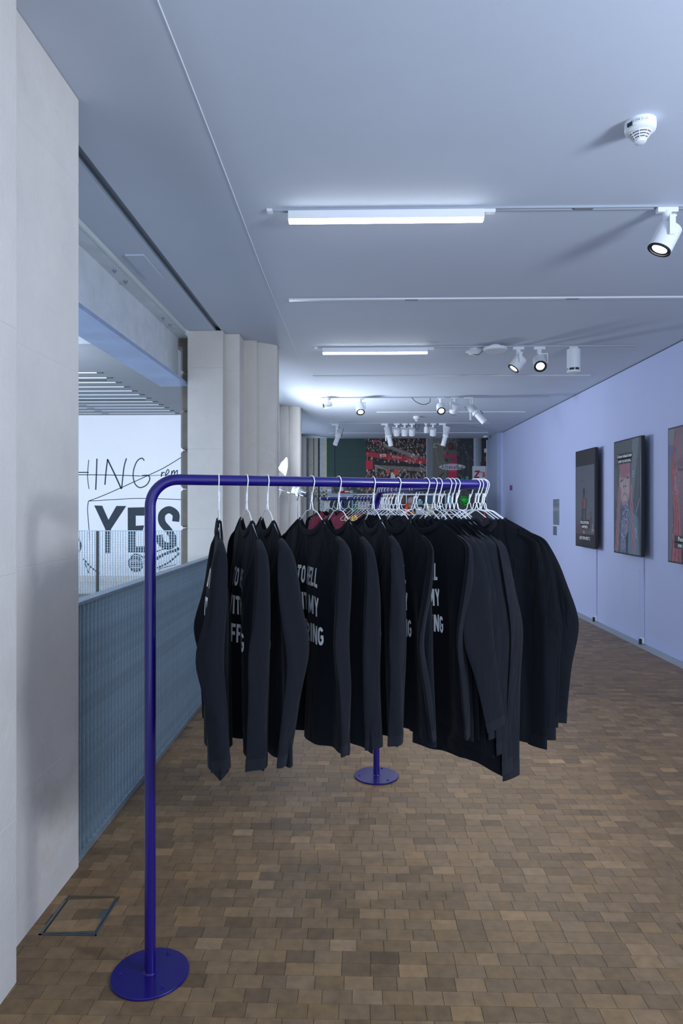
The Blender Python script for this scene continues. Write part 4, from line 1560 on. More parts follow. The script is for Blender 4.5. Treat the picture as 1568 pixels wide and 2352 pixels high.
# s along rail, yaw, params
front = [
    (0.222, -77, D(T=0.030, fold=0.014, ph=0.4, near=((0.010, 0.024), (-0.01, 0.000), 0.715, 0.032, 0.022, 0.35), far=((0.0, 0.03), (0.02, 0.02), 0.72, 0.034, 0.02, 0.2))),
    (0.317, -68, D(T=0.030, fold=0.014, ph=1.4, near=((0.0, 0.012), (0.0, 0.020), 0.712, 0.043, 0.023, 0.55), far=((0.0, 0.0), (0.0, 0.0), 0.72, 0.039, 0.018, 0.3))),
    (0.390, -68, D(T=0.026, fold=0.014, ph=2.2, near=((0.01, -0.030), (0.0, 0.012), 0.715, 0.048, 0.022, 0.6), far=((0.0, 0.0), (0.0, 0.0), 0.72, 0.039, 0.018, 0.3))),
    (0.551, -57, D(T=0.036, fold=0.018, ph=3.4, kf=2.6, near=((0.0, 0.022), (-0.005, 0.006), 0.715, 0.043, 0.023, 0.5), far=((0.0, 0.02), (0.0, 0.02), 0.72, 0.039, 0.018, 0.3))),
    (0.654, -62, D(T=0.034, fold=0.020, ph=0.9, near=((-0.01, -0.005), (-0.01, -0.022), 0.712, 0.040, 0.023, 0.4), far=((0.0, 0.0), (0.0, 0.0), 0.72, 0.039, 0.018, 0.3))),
    (0.791, -71, D(T=0.034, fold=0.024, ph=2.9, near=((0.0, 0.0), (-0.01, 0.002), 0.715, 0.039, 0.022, 0.3), far=((0.0, 0.0), (0.0, 0.0), 0.72, 0.039, 0.018, 0.3))),
    (0.893, -64, D(T=0.034, fold=0.020, ph=4.3, near=((-0.02, 0.030), (0.0, -0.008), 0.715, 0.034, 0.014, 1.2), far=((0.0, 0.0), (0.0, 0.0), 0.72, 0.039, 0.018, 0.3))),
    (1.011, -55, D(thalf=0.345, tsh=0.022, T=0.022, fold=0.018, ph=5.0, near=((-0.01, 0.030), (0.0, 0.010), 0.705, 0.040, 0.016, 0.9), far=((0.0, 0.0), (0.0, 0.0), 0.72, 0.039, 0.018, 0.3))),
    (1.044, -56, D(T=0.012, fold=0.008, ph=1.0, text=False, near=((0.030, 0.012), (0.045, -0.050), 0.735, 0.050, 0.010, 0.05), far=None)),
    (1.066, -55, D(T=0.010, fold=0.006, ph=2.0, text=False, hem=0.68, near=((0.026, -0.030), (0.030, -0.030), 0.700, 0.048, 0.010, 0.05), far=None)),
    (1.108, -56, D(T=0.012, fold=0.008, ph=3.0, text=False, hem=0.62, near=((0.020, -0.020), (0.022, -0.035), 0.640, 0.050, 0.009, 0.05), far=None)),
    (1.126, -53, D(T=0.008, fold=0.006, ph=4.0, text=False, hem=0.56, near=((0.016, -0.030), (0.014, -0.036), 0.560, 0.052, 0.008, 0.05), far=None)),
    (1.144, -52, D(T=0.008, fold=0.006, ph=5.0, text=False, hem=0.53, near=((0.014, -0.045), (0.006, -0.036), 0.530, 0.050, 0.008, 0.05), far=None)),
    (1.231, -30, D(T=0.020, fold=0.010, ph=0.5, text=False, back=True, hem=0.635, near=((0.004, 0.0), (0.012, 0.010), 0.620, 0.046, 0.014, 1.3), far=((0.0, 0.0), (0.0, 0.0), 0.68, 0.039, 0.013, 0.9))),
    (1.246, -17, D(T=0.012, fold=0.006, ph=1.5, text=False, back=True, hem=0.65, near=((0.010, 0.0), (0.016, 0.0), 0.625, 0.046, 0.012, 1.3), far=None)),
    (1.275, -12, D(T=0.010, fold=0.006, ph=2.5, text=False, back=True, hem=0.66, near=((0.015, 0.0), (0.010, 0.0), 0.66, 0.044, 0.012, 1.3), far=None)),
    (1.300, -6, D(T=0.010, fold=0.006, ph=3.5, text=False, back=True, hem=0.68, near=((0.075, 0.0), (0.045, 0.0), 0.665, 0.043, 0.014, 1.2), far=None)),
    (1.322, 4, D(T=0.010, fold=0.006, ph=4.5, text=False, back=True, hem=0.68, near=((0.05, -0.01), (0.06, 0.0), 0.68, 0.034, 0.013, 1.2), far=None)),
]
ORD = ['first', 'second', 'third', 'fourth', 'fifth', 'sixth', 'seventh', 'eighth', 'ninth', 'tenth', 'eleventh', 'twelfth', 'thirteenth',
       'fourteenth', 'fifteenth', 'sixteenth', 'seventeenth', 'eighteenth']
LOOK = {0: 'black long-sleeved shirt hanging nearest the hatch-side post, turned edge-on',
        3: 'black shirt with white words widest open to view, {o} from that post',
        17: 'black shirt at the rack corner, outermost sleeve towards the screens'}
for i, (s, yw, prm) in enumerate(front):
    P = rail_pt(s)
    if prm.get('text', True):
        lab = 'black long-sleeved shirt with white lettering, %s along the rail from the front post' % ORD[i]
    elif i < 13:
        lab = 'plain-looking black shirt packed close, %s along the rail from the front post' % ORD[i]
    else:
        lab = 'black shirt turned back-to-view at the rack corner, %s from the front post' % ORD[i]
    if i == 0:
        lab = 'black long-sleeved shirt turned edge-on, first along the rail from the front post'
    make_shirt(P, R(yw), lab, 'black shirts on the near rack', seed=i + 3, tilt=0.05 if i in (1, 2) else 0.03, **prm)
    make_hanger(P, R(yw), 'white wire hanger inside the %s black shirt from the front post' % ORD[i], 'wire hangers on the near rack', tilt=0.05 if i in (1, 2) else 0.03)

rear = [1.453, 1.56, 1.70, 1.956, 1.985, 2.14, 2.20, 2.25, 2.29, 2.33, 2.365, 2.39]
n_r = len(rear)
for i, s in enumerate(rear):
    P = rail_pt(s)
    yw = 18 + 6 * math.sin(i * 2.1)
    q = 'behind the front row, %s along the rear rail from the rack corner' % ORD[i]
    make_shirt(P, R(yw), 'black shirt ' + q, 'black shirts on the near rack', seed=40 + i, T=0.012, fold=0.006, text=False, res=0.6, hem=0.70,
               near=((0, 0), (0, 0), 0.72, 0.045, 0.015, 1.2) if i % 3 == 0 else None, far=((0, 0), (0, 0), 0.72, 0.045, 0.015, 1.2) if i % 4 == 0 else None, tilt=0.0)
    make_hanger(P, R(yw), 'white wire hanger %s along the rear rail from the rack corner' % ORD[i], 'wire hangers on the near rack')

# ------------------------------------------------------------------ studio strobe with umbrella, between the far piers
t = thing('studio_strobe', 'grey studio strobe with umbrella on a chrome stand by the stone piers', 'studio light', (-0.905, 10.3, 0))
MB().lathe([(0.0105, 0.12), (0.0105, 1.62), (0.0085, 1.62), (0.0085, 1.66)], (-0.905, 10.3, 0), n=12).build('stand_pole', M_chrome, t)
for k in range(3):
    a = k * 2 * PI / 3 + 0.5
    MB().tube([(-0.905, 10.3, 0.55), (-0.905 + 0.42 * math.cos(a), 10.3 + 0.42 * math.sin(a), 0.012)], 0.009, 8).build('stand_leg', M_blk, t)
MB().lathe([(0.014, 1.60), (0.018, 1.61), (0.018, 1.66), (0.024, 1.665), (0.024, 1.70), (0.0, 1.705)], (-0.905, 10.3, 0), n=16).build('swivel', M_chrome, t)
ha = Vector((-0.93, 0.05, 0.30)).normalized()
hc = Vector((-0.875, 10.3, 1.735))
hd = MB().lathe([(0.046, -0.125), (0.050, -0.12), (0.052, 0.02)], hc, ha, 20).build('head', M_grey, t)
MB().lathe([(0.0535, 0.018), (0.0545, 0.022), (0.0545, 0.042), (0.0535, 0.046)], hc, ha, 20).build('white_ring', M_white, hd)
MB().lathe([(0.050, 0.046), (0.056, 0.05), (0.060, 0.105), (0.057, 0.106)], hc, ha, 20).build('reflector', M_grey, hd)
up = Vector((0, 0, 1)) - ha * ha.z
up.normalize()
MB().obox(hc - ha * 0.065 + up * 0.012 + Vector((0, -0.049, 0)), ha * 0.038, Vector((0, 0.002, 0)), up * 0.003).build('name_strip', M_white, hd, smooth=False)
MB().obox(hc - ha * 0.05 - up * 0.040 + Vector((0, -0.031, 0)), ha * 0.028, Vector((0, 0.002, 0)), up * 0.006).build('label_strip', M_white, hd, smooth=False)
for k in range(4):
    MB().obox(hc - ha * (0.055 + 0.011 * k) - up * 0.012 + Vector((0, -0.0495, 0)), ha * 0.0025, Vector((0, 0.0015, 0)), up * 0.016).build('vent_slot', M_blk, hd, smooth=False)
sh0 = hc - up * 0.062
MB().tube([sh0 - ha * 0.02, sh0 + ha * 0.62], 0.004, 8).build('umbrella_shaft', M_chrome, t)
# umbrella canopy, opening towards the strobe head
ut = sh0 + ha * 0.42
e1 = Vector((0, 1, 0))
e1 = (e1 - ha * ha.dot(e1)).normalized()
e2 = ha.cross(e1)
for nm, mm, offs in (('canopy_outside', M_blk, 0.004), ('canopy_lining', M_white, 0.0)):
    rows = []
    for i in range(9):
        r_ = i / 8
        rr = []
        for k in range(33):
            a = 2 * PI * k / 32
            rad = 0.50 * r_ * (1 - 0.05 * (0.5 - 0.5 * math.cos(8 * a)) * r_)
            dp = 0.20 * (1 - r_ ** 1.8) - 0.20 + offs
            rr.append(ut + e1 * (rad * math.cos(a)) + e2 * (rad * math.sin(a)) + ha * (dp + 0.12))
        rows.append(rr)
    MB().grid(rows).build(nm, mm, t, fix=False)
for k in range(8):
    a = 2 * PI * k / 8
    pts = []
    for i in range(7):
        r_ = i / 6
        pts.append(ut + (e1 * math.cos(a) + e2 * math.sin(a)) * (0.50 * r_) + ha * (0.20 * (1 - r_ ** 1.8) - 0.20 + 0.115))
    MB().tube(pts, 0.002, 5).build('umbrella_rib', M_chrome, t)

# ------------------------------------------------------------------ photographic print on the far wall
KM = YF / 1568


def mx_(px):
    return (px - 820) * KM + 0.0


im = Img(411, 250, (60, 62, 70))
X0, Y0 = 704, 1006


def rc(x0, y0, x1, y1, c, k=1.0):
    im.rect(x0 - X0, y0 - Y0, x1 - X0, y1 - Y0, c, k)


rc(704, 1000, 710, 1260, (150, 150, 150)); rc(709, 1000, 720, 1260, (196, 190, 172)); rc(719.3, 1000, 720.6, 1260, (90, 84, 74))
rc(720.6, 1000, 730, 1260, (186, 184, 168)); rc(730, 1000, 734.5, 1260, (24, 26, 30)); rc(734.5, 1000, 744, 1260, (186, 194, 196))
rc(744, 1000, 750, 1260, (204, 196, 160)); rc(750, 1000, 840, 1260, (28, 62, 58)); rc(750, 1000, 768, 1260, (32, 74, 66)); rc(767.5, 1000, 770.5, 1260, (12, 30, 30))
rc(750, 1080.5, 768, 1081.5, (20, 48, 46)); rc(771, 1049, 840, 1050, (22, 52, 50)); rc(771, 1087.5, 840, 1088.5, (40, 76, 66))
for k in range(26):
    im.ell(random.uniform(5, 46), random.uniform(2, 245), random.uniform(0.4, 1.4), random.uniform(1, 4), (110, 100, 84), 0.6)
for k in range(90):   # dark weeds at the foot of the boards
    im.ell(random.uniform(14, 46), random.gauss(134, 9), random.uniform(0.6, 2.2), random.uniform(0.6, 2.2), (44, 48, 44) if k % 2 else (112, 112, 100), 0.8)
# crowd in the stands
rc(840, 1000, 978, 1140, (18, 17, 20))
cc = [(222, 212, 200), (240, 236, 230), (190, 150, 130), (206, 84, 70), (120, 96, 90), (44, 42, 50), (224, 170, 140), (160, 130, 116)]


def people(n, x0, y0, x1, y1, sz):
    for k in range(n):
        cx, cy = random.uniform(x0, x1) - X0, random.uniform(y0, y1) - Y0
        c = random.choice(cc)
        im.ell(cx, cy, sz * random.uniform(0.5, 1.1), sz * random.uniform(0.7, 1.5), c, random.uniform(0.5, 0.95), 0.3)
        im.ell(cx + random.uniform(-1, 1), cy - sz * 1.5, sz * 0.45, sz * 0.5, (206, 160, 136), 0.7, 0.3)


def PL(pts, c, k=1.0):
    im.poly([(a - X0, b - Y0) for a, b in pts], c, k)


def LN(pts, w, c, k=1.0):
    im.line([(a - X0, b - Y0) for a, b in pts], w, c, k)


people(300, 840, 1008, 978, 1045, 1.3)
PL([(880, 1018), (978, 1052), (978, 1062), (880, 1024)], (92, 88, 84))
PL([(840, 1038), (978, 1052), (978, 1068), (840, 1048)], (176, 36, 52))
people(70, 842, 1042, 976, 1066, 2.0)
PL([(840, 1062), (978, 1066), (978, 1078), (840, 1072)], (20, 18, 22), 0.8)
PL([(860, 1068), (978, 1074), (978, 1084), (860, 1076)], (150, 138, 122), 0.8)
people(330, 840, 1078, 978, 1136, 2.1)
rc(840, 1058, 856, 1078, (196, 30, 58))
LN([(862, 1010), (876, 1016), (876, 1024)], 1.2, (190, 190, 196)); rc(860, 1010, 868, 1016, (190, 40, 60))
for d_ in (0, 3, 6):
    LN([(880, 1019 + d_), (958, 1050 + d_)], 1.0, (196, 190, 182))
LN([(860, 1068), (904, 1088)], 1.3, (206, 196, 186)); LN([(965, 1066), (978, 1074)], 1.3, (210, 206, 206)); LN([(965, 1074), (978, 1082)], 1.2, (200, 196, 196)); LN([(965, 1066), (965, 1076)], 1.2, (200, 196, 196))
LN([(966, 1098), (978, 1086)], 2, (130, 126, 120)); PL([(898, 1086), (906, 1086), (908, 1100), (896, 1100)], (226, 220, 214)); rc(888, 1078, 894, 1090, (214, 84, 66)); PL([(905, 1078), (916, 1080), (914, 1092), (903, 1090)], (216, 80, 64))
for d_ in (0, 4.8, 9.6):
    rc(872.5 + d_, 1043, 876 + d_, 1049.5, (236, 216, 214)); rc(873.6 + d_, 1044.4, 874.9 + d_, 1048, (176, 36, 52))
# shop window
rc(978, 1000, 993, 1260, (120, 128, 134)); rc(978, 1000, 980, 1260, (176, 184, 192)); rc(993, 1000, 1086, 1120, (84, 82, 76)); rc(993, 1000, 1024, 1120, (116, 112, 100), 0.7)
rc(1048, 1000, 1086, 1120, (26, 32, 38), 0.9)
for k in range(130):
    im.ell(random.uniform(1020, 1086) - X0, random.uniform(1008, 1060) - Y0, random.uniform(0.8, 3), random.uniform(0.8, 3), (22, 28, 34) if k % 3 else (96, 106, 124), 0.6, 0.4)
im.ell(1035 - X0, 1026 - Y0, 10, 9.5, (96, 40, 46), 0.7); im.ell(1035 - X0, 1026 - Y0, 8.4, 8, (34, 32, 36))
LN([(1027, 1030), (1028, 1022), (1031, 1030)], 1.1, (120, 60, 64)); LN([(1033, 1022), (1033, 1030)], 1.1, (120, 60, 64)); LN([(1033, 1022), (1036, 1024), (1033, 1026)], 1, (120, 60, 64)); LN([(1038, 1022), (1042, 1022), (1042, 1029)], 1, (120, 60, 64))
LN([(1003, 1020), (996, 1020), (995, 1028), (1002, 1027)], 1.5, (196, 192, 180)); LN([(1005, 1017), (1008, 1022.5), (1012, 1020)], 1.5, (190, 186, 174)); im.ell(1016 - X0, 1018.5 - Y0, 1, 1, (190, 186, 174))
LN([(999, 1030), (1006, 1070)], 0.8, (150, 148, 140))
PL([(1017, 1045), (1047, 1045), (1047, 1070), (1042, 1070), (1042, 1052), (1017, 1052)], (172, 24, 70)); rc(1038, 1049, 1047, 1066, (150, 22, 66))
rc(1029, 1064, 1048, 1103, (186, 60, 100)); rc(1029, 1084, 1048, 1103, (196, 14, 66)); PL([(1026, 1103), (1029, 1095), (1048, 1095), (1052, 1103)], (190, 16, 66))
im.ell(1037.5 - X0, 1073 - Y0, 30, 7.2, (206, 210, 214), 0.92); rc(1029.5, 1066, 1047.5, 1080, (204, 130, 160), 0.35)
ink = (56, 62, 72)
LN([(1012, 1077), (1016, 1069), (1019, 1077)], 1, ink); LN([(1013.5, 1074), (1018, 1074)], 0.9, ink); LN([(1022, 1068), (1022, 1077)], 1.1, ink)
LN([(1025.5, 1069), (1026, 1077), (1028, 1076)], 1, ink); LN([(1024, 1072), (1028, 1072)], 0.9, ink); LN([(1030, 1074.5), (1034, 1074), (1032, 1071.5), (1030, 1075), (1033, 1077)], 0.9, ink)
LN([(1036, 1072), (1036.5, 1077)], 1, ink); LN([(1036.5, 1073.5), (1039, 1072)], 0.9, ink); im.ell(1042 - X0, 1075 - Y0, 1.8, 2, ink, 0.7); LN([(1044, 1072), (1044.5, 1077)], 0.9, ink)
LN([(1047.5, 1069), (1048, 1077)], 1, ink); LN([(1046, 1071.5), (1050, 1071.5)], 0.9, ink); LN([(1052, 1072.5), (1052.3, 1077.5)], 1.1, ink); im.ell(1055 - X0, 1075.5 - Y0, 1.7, 2, ink, 0.7)
LN([(1057.5, 1078), (1058, 1073), (1060.5, 1078), (1061, 1072.5)], 1.1, ink)
for x_ in (1062, 1075):
    LN([(x_ - 1, 1046), (x_, 1110)], 1.2, (96, 74, 58))
LN([(1050, 1066), (1052, 1110)], 1.2, (96, 74, 58)); LN([(1006, 1098), (1014, 1090), (1018, 1086)], 2.4, (32, 40, 34)); LN([(1052, 1090), (1058, 1094), (1058, 1102), (1064, 1098)], 1.2, (70, 170, 160)); rc(1068, 1094, 1074, 1104, (60, 150, 140))
rc(1086, 1000, 1100, 1260, (140, 148, 160)); rc(1086, 1000, 1091, 1260, (164, 174, 188)); rc(1096, 1000, 1100, 1260, (120, 128, 140)); rc(1100, 1000, 1108, 1072, (104, 108, 114)); rc(1104, 1000, 1115, 1260, (20, 24, 30))
rc(1110, 1031, 1116, 1040, (200, 206, 212)); rc(1111, 1049, 1116, 1060, (120, 70, 80))
im.ell(1107 - X0, 1066 - Y0, 5, 7, (26, 34, 30)); rc(1083, 1071, 1114, 1106, (200, 206, 214))
PL([(1089, 1081), (1101, 1081), (1100, 1085), (1093, 1095), (1099, 1095), (1099, 1099), (1087, 1099), (1088, 1094), (1095, 1085), (1088, 1085)], (166, 26, 44))
PL([(1102, 1083), (1105, 1083), (1103, 1088)], (166, 26, 44)); LN([(1111, 1086.5), (1107.5, 1086.5), (1108, 1090), (1111, 1091.5), (1110, 1094.5), (1106.5, 1094)], 2.2, (166, 26, 44))
# lower shop front
rc(980, 1106, 1115, 1260, (70, 72, 78)); rc(1025, 1130, 1115, 1260, (84, 86, 92)); rc(1066, 1125, 1082, 1190, (26, 28, 34))
for k in range(160):
    im.ell(random.uniform(1028, 1082) - X0, random.gauss(1136, 8) - Y0, random.uniform(0.5, 1.4), random.uniform(0.5, 1.4), (26, 28, 32) if k % 2 else (200, 204, 208), 0.8, 0.4)
for k in range(140):
    im.ell(random.gauss(1107, 6) - X0, random.gauss(1140, 12) - Y0, random.uniform(0.6, 1.6), random.uniform(0.6, 1.6), (28, 32, 34) if k % 3 else (150, 160, 160), 0.8, 0.4)
for k in range(260):
    im.ell(random.uniform(752, 838) - X0, random.uniform(1112, 1132) - Y0, random.uniform(0.8, 2.2), random.uniform(0.8, 2), random.choice([(150, 60, 64), (96, 90, 80), (60, 56, 52), (190, 170, 150), (84, 96, 84)]), 0.8, 0.3)
for k in range(240):
    im.ell(random.uniform(980, 1066) - X0, random.uniform(1170, 1250) - Y0, random.uniform(2, 8), random.uniform(1, 3), random.choice([(40, 44, 46), (96, 100, 98), (60, 62, 64)]), 0.5, 0.5)
im.noise(0.05)
pr = im.to_mesh('photographic_print', color_mat('photo_print', rough=0.5), bpy.data.objects['wall_far'], (mx_(X0), YF - 0.002, 1.5 + (1165 - Y0) * KM), (411 * KM, 0, 0), (0, 0, -250 * KM))
v, f = text_mesh('BLACKpool', 0.075)
cxm, czm = mx_(911), 1.5 + (1165 - 1050.5) * KM
MB().add([(cxm + p[0] * 0.62, YF - 0.004, czm + p[1] - p[0] * 0.62 * 0.10) for p in v], f).build('banner_lettering', mat('banner_white', (0.75, 0.62, 0.62), 0.6), pr, smooth=False, fix=False)

# ------------------------------------------------------------------ shop display in front of the print
YG = 14.1
KG = YG / 1568


def gx(px):
    return (px - 820) * KG


def gz(py):
    return 1.5 + (1165 - py) * KG


gw = thing('grid_wall', 'white wire grid display panel hung with small goods', 'display stand', (1.0, YG, 0))
for px in (777.5, 800, 822, 844.5, 866.5, 888.5, 910.7, 932.7, 955, 977.5, 999, 1022):
    MB().box(gx(px) - 0.010, gx(px) + 0.010, YG, YG + 0.012, 0.05, gz(1136)).build('upright_wire', M_white, gw, smooth=False)
for k in range(9):
    z = gz(1136.5) - 0.2025 * k
    x1 = gx(1024) if k < 2 else gx(1062)
    if z > 0.1:
        MB().box(gx(777), x1, YG - 0.010, YG, z - 0.010, z + (0.024 if k == 0 else 0.010)).build('cross_wire', M_white, gw, smooth=False)
for px in (779, 1020):
    MB().box(gx(px) - 0.2, gx(px) + 0.2, YG - 0.015, YG + 0.2, 0.001, 0.03).build('foot', M_white, gw, smooth=False)
bxs = []


def goods(name, label, cat, mb, m, **kw):
    o = mb.build(name, m, **kw)
    return tag(o, label, cat)


# light box on the left with tins
t = thing('display_box', 'pale grey display box with goods standing on top', 'box', (gx(782), YG - 0.1, 0))
MB().box(gx(753), gx(811), YG - 0.35, YG - 0.02, 0.0, gz(1134)).build('carcass', cmat('pale_grey_board', (168, 182, 200)), t, smooth=False, bevel=0.01)
MB().box(gx(753) + 0.03, gx(811) - 0.03, YG - 0.352, YG - 0.349, 0.3, gz(1146)).build('front_panel', cmat('dark_green_board', (30, 60, 56)), t, smooth=False)
t = thing('paint_tin', 'white tin with a red band on the pale display box', 'tin', (gx(785), YG - 0.2, gz(1134)))
zt = gz(1134)
MB().lathe([(0.045, 0.001), (0.045, 0.05)], (gx(785), YG - 0.2, zt), n=18).build('red_band', cmat('tin_red', (190, 40, 60)), t)
MB().lathe([(0.045, 0.05), (0.045, 0.09), (0.035, 0.11), (0.035, 0.13), (0, 0.132)], (gx(785), YG - 0.2, zt), n=18).build('white_body', M_white, t)
for i, (px, c, w_, h_, lab) in enumerate(((757, (170, 180, 186), 0.05, 0.15, 'leaning silver packet on the pale display box'), (797, (150, 70, 56), 0.06, 0.09, 'rust coloured carton on the pale display box'), (805, (110, 150, 150), 0.05, 0.07, 'teal carton on the pale display box'))):
    t = thing('carton', lab, 'box', (gx(px), YG - 0.2, zt))
    MB().box(gx(px) - w_, gx(px) + w_, YG - 0.24, YG - 0.16, zt + 0.001, zt + h_).build('box', cmat('carton%d' % i, c), t, smooth=False, bevel=0.004)
    MB().box(gx(px) - w_ * 0.7, gx(px) + w_ * 0.7, YG - 0.2415, YG - 0.2395, zt + h_ * 0.3, zt + h_ * 0.6).build('label_patch', M_white, t, smooth=False)


def scribble_card(x0, x1, y0, y1, lab, seed, lines=14):
    rd = random.Random(seed)
    t = thing('printed_tote', lab, 'bag', (gx((x0 + x1) / 2), YG - 0.05, gz(y1)))
    a, b = gx(x0), gx(x1)
    MB().box(a, b, YG - 0.045, YG - 0.020, gz(y1), gz(y0)).build('pouch', cmat('white_cotton', (206, 210, 218)), t, smooth=False, bevel=0.008)
    mbq = MB()
    for k in range(lines):
        cx, cz = rd.uniform(a + 0.02, b - 0.02), rd.uniform(gz(y1) + 0.02, gz(y0) - 0.02)
        r_ = rd.uniform(0.008, 0.018)
        pts = [(cx + r_ * math.cos(q) * rd.uniform(0.4, 1), cz + r_ * math.sin(q)) for q in (0, 1, 2.2, 3.4, 4.4)]
        prs = ribbon(pts, 0.006, 0.01)
        n0 = len(mbq.v)
        for p, q in prs:
            mbq.v += [(p[0], YG - 0.0458, p[1]), (q[0], YG - 0.0458, q[1])]
        mbq.f += [(n0 + 2 * i, n0 + 2 * i + 1, n0 + 2 * i + 3, n0 + 2 * i + 2) for i in range(len(prs) - 1)]
    mbq.build('scribbled_print', M_blk, t, smooth=False, fix=False)
    MB().tube([(a + 0.05, YG - 0.03, gz(y0)), (a + 0.06, YG - 0.03, gz(y0) + 0.06), (b - 0.06, YG - 0.03, gz(y0) + 0.06), (b - 0.05, YG - 0.03, gz(y0))], 0.006, 6).build('handle', M_white, t)


scribble_card(746, 772, 1153.5, 1168, 'white pouch with black scribbled print beside the far rack post', 3, 22)
scribble_card(823, 842, 1153, 1170, 'white pouch with black scribbled print beside a green cap', 5, 18)
scribble_card(872, 896, 1150, 1168, 'white pouch with dotted print behind the near rack post', 9, 12)
scribble_card(755, 790, 1170, 1178, 'crumpled white pouch low on the grid beside the maroon shirts', 12, 8)


def cap(px, py, c, lab, tilt=0.0, brim=None):
    t = thing('baseball_cap', lab, 'cap', (gx(px), YG - 0.1, gz(py)))
    m = cmat('cap_%d_%d_%d' % c, c)
    MB().lathe([(0.085, 0), (0.086, 0.03), (0.075, 0.07), (0.045, 0.098), (0, 0.105)], (gx(px), YG - 0.02, gz(py)), (0, -1, 0.15), 20).build('crown', m, t)
    MB().lathe([(0.0, -0.006), (0.075, -0.006), (0.08, 0), (0.075, 0.006), (0, 0.006)], (gx(px), YG - 0.05, gz(py) - 0.075), (0, -1, 0.5), 20).build('brim', brim or m, t)
    return t


cap(944, 1151, (164, 142, 142), 'dusty beige cap hung on the white grid')
cap(813, 1171, (40, 170, 100), 'green cap with white front on the grid', brim=M_white)
for i, (px, py, w_, h_, c, nm, cat, lab) in enumerate((
        (963, 1155, 14, 10, (120, 170, 166), 'pouch', 'pouch', 'pale teal pouch hung on the white grid beside the beige cap'),
        (988, 1148, 16, 20, (52, 84, 110), 'pouch', 'pouch', 'dark blue pouch hung on the white grid'),
        (1010, 1150, 15, 20, (14, 18, 22), 'pouch', 'pouch', 'black pouch hung on the white grid'),
        (1031, 1150, 13, 17, (120, 178, 214), 'pouch', 'pouch', 'sky blue see-through pouch beside the green fuzzy toy'),
        (964, 1175, 18, 14, (200, 206, 210), 'pouch', 'pouch', 'white padded pouch low on the grid'),
        (947, 1178, 9, 6, (214, 150, 60), 'pouch', 'pouch', 'small amber packet low on the grid'),
        (921, 1148, 16, 16, (96, 70, 58), 'pouch', 'pouch', 'brown patterned pouch hung on the grid'),
        (899, 1140, 10, 8, (170, 120, 70), 'pouch', 'pouch', 'tan packet near the top of the grid'),
        (1008, 1173, 26, 16, (16, 18, 22), 'pouch', 'pouch', 'wide black pouch low on the grid'),
        (834, 1178, 14, 12, (42, 46, 54), 'pouch', 'pouch', 'charcoal pouch low on the grid near the green cap'))):
    t = thing(nm, lab, cat, (gx(px), YG - 0.05, gz(py + h_ / 2)), 'pouches on the white grid')
    a, b, z0, z1 = gx(px - w_ / 2), gx(px + w_ / 2), gz(py + h_ / 2), gz(py - h_ / 2)
    MB().box(a, b, YG - 0.055, YG - 0.013, z0, z1).build('bag', cmat('pouch%d' % i, c), t, smooth=False, bevel=min(0.018, (z1 - z0) * 0.3))
    MB().box(a + (b - a) * 0.3, a + (b - a) * 0.7, YG - 0.03, YG - 0.014, z1 - 0.002, z1 + 0.03).build('header_tab', M_white, t, smooth=False)
t = thing('toy_figure', 'orange toy figure hung on the white grid', 'toy', (gx(933), YG - 0.1, gz(1182)))
m = cmat('toy_orange', (232, 84, 34))
MB().lathe([(0.02, 0), (0.035, 0.02), (0.028, 0.10), (0.038, 0.15), (0.02, 0.18), (0.028, 0.205), (0.018, 0.225), (0, 0.23)], (gx(933), YG - 0.08, gz(1182)), n=14).build('torso', m, t)
for sd in (-1, 1):
    MB().tube([(gx(933) + sd * 0.02, YG - 0.08, gz(1182) + 0.14), (gx(933) + sd * 0.045, YG - 0.085, gz(1182) + 0.10), (gx(933) + sd * 0.035, YG - 0.1, gz(1182) + 0.05)], 0.010, 8).build('arm', m, t)
t = thing('button_set', 'card with four cream round buttons on the white grid', 'badge', (gx(984), YG - 0.05, gz(1182)))
MB().box(gx(976), gx(1000), YG - 0.03, YG - 0.013, gz(1181), gz(1161)).build('card', cmat('clear_card', (150, 156, 160)), t, smooth=False)
for dx in (0, 10):
    for dy in (0, 11):
        MB().lathe([(0.036, 0), (0.038, 0.008), (0.03, 0.016), (0, 0.018)], (gx(983.5 + dx), YG - 0.03, gz(1165.5 + dy)), (0, -1, 0), 18).build('button', cmat('cream_button', (226, 224, 170)), t)
# fuzzy green toy
t = thing('fuzzy_toy', 'bright green fuzzy toy hanging beside the white grid', 'toy', (gx(1064), YG - 0.1, gz(1163)))
fz = MB()
rd = random.Random(4)
for k in range(170):
    d = Vector((rd.gauss(0, 1), rd.gauss(0, 1), rd.gauss(0, 1))).normalized()
    c = Vector((gx(1064 + rd.choice((-4, 3, 7))), YG - 0.06, gz(1150 + rd.choice((-5, 0, 4)))))
    p = c + d * 0.04
    fz.tube([p, p + d * 0.008 + Vector((rd.gauss(0, .008), rd.gauss(0, .008), rd.gauss(0, .008)))], [0.010, 0.006], 5)
g = fz.build('fuzz', cmat('toy_green', (40, 190, 60)), t)
g['kind'] = 'stuff'
MB().lathe([(0.0, -0.055), (0.04, -0.035), (0.055, 0), (0.04, 0.035), (0, 0.055)], (gx(1064), YG - 0.06, gz(1149)), n=14).build('toy_core', MATS['cmat'] if 'cmat' in MATS else cmat('toy_green', (40, 190, 60)), t)
MB().tube([(gx(1064), YG - 0.06, gz(1143)), (gx(1064), YG - 0.03, gz(1128))], 0.004, 6).build('string', M_blk, t)
MB().box(gx(1058), gx(1072), YG - 0.03, YG, gz(1129), gz(1126)).build('hanging_card', M_blk, t, smooth=False)
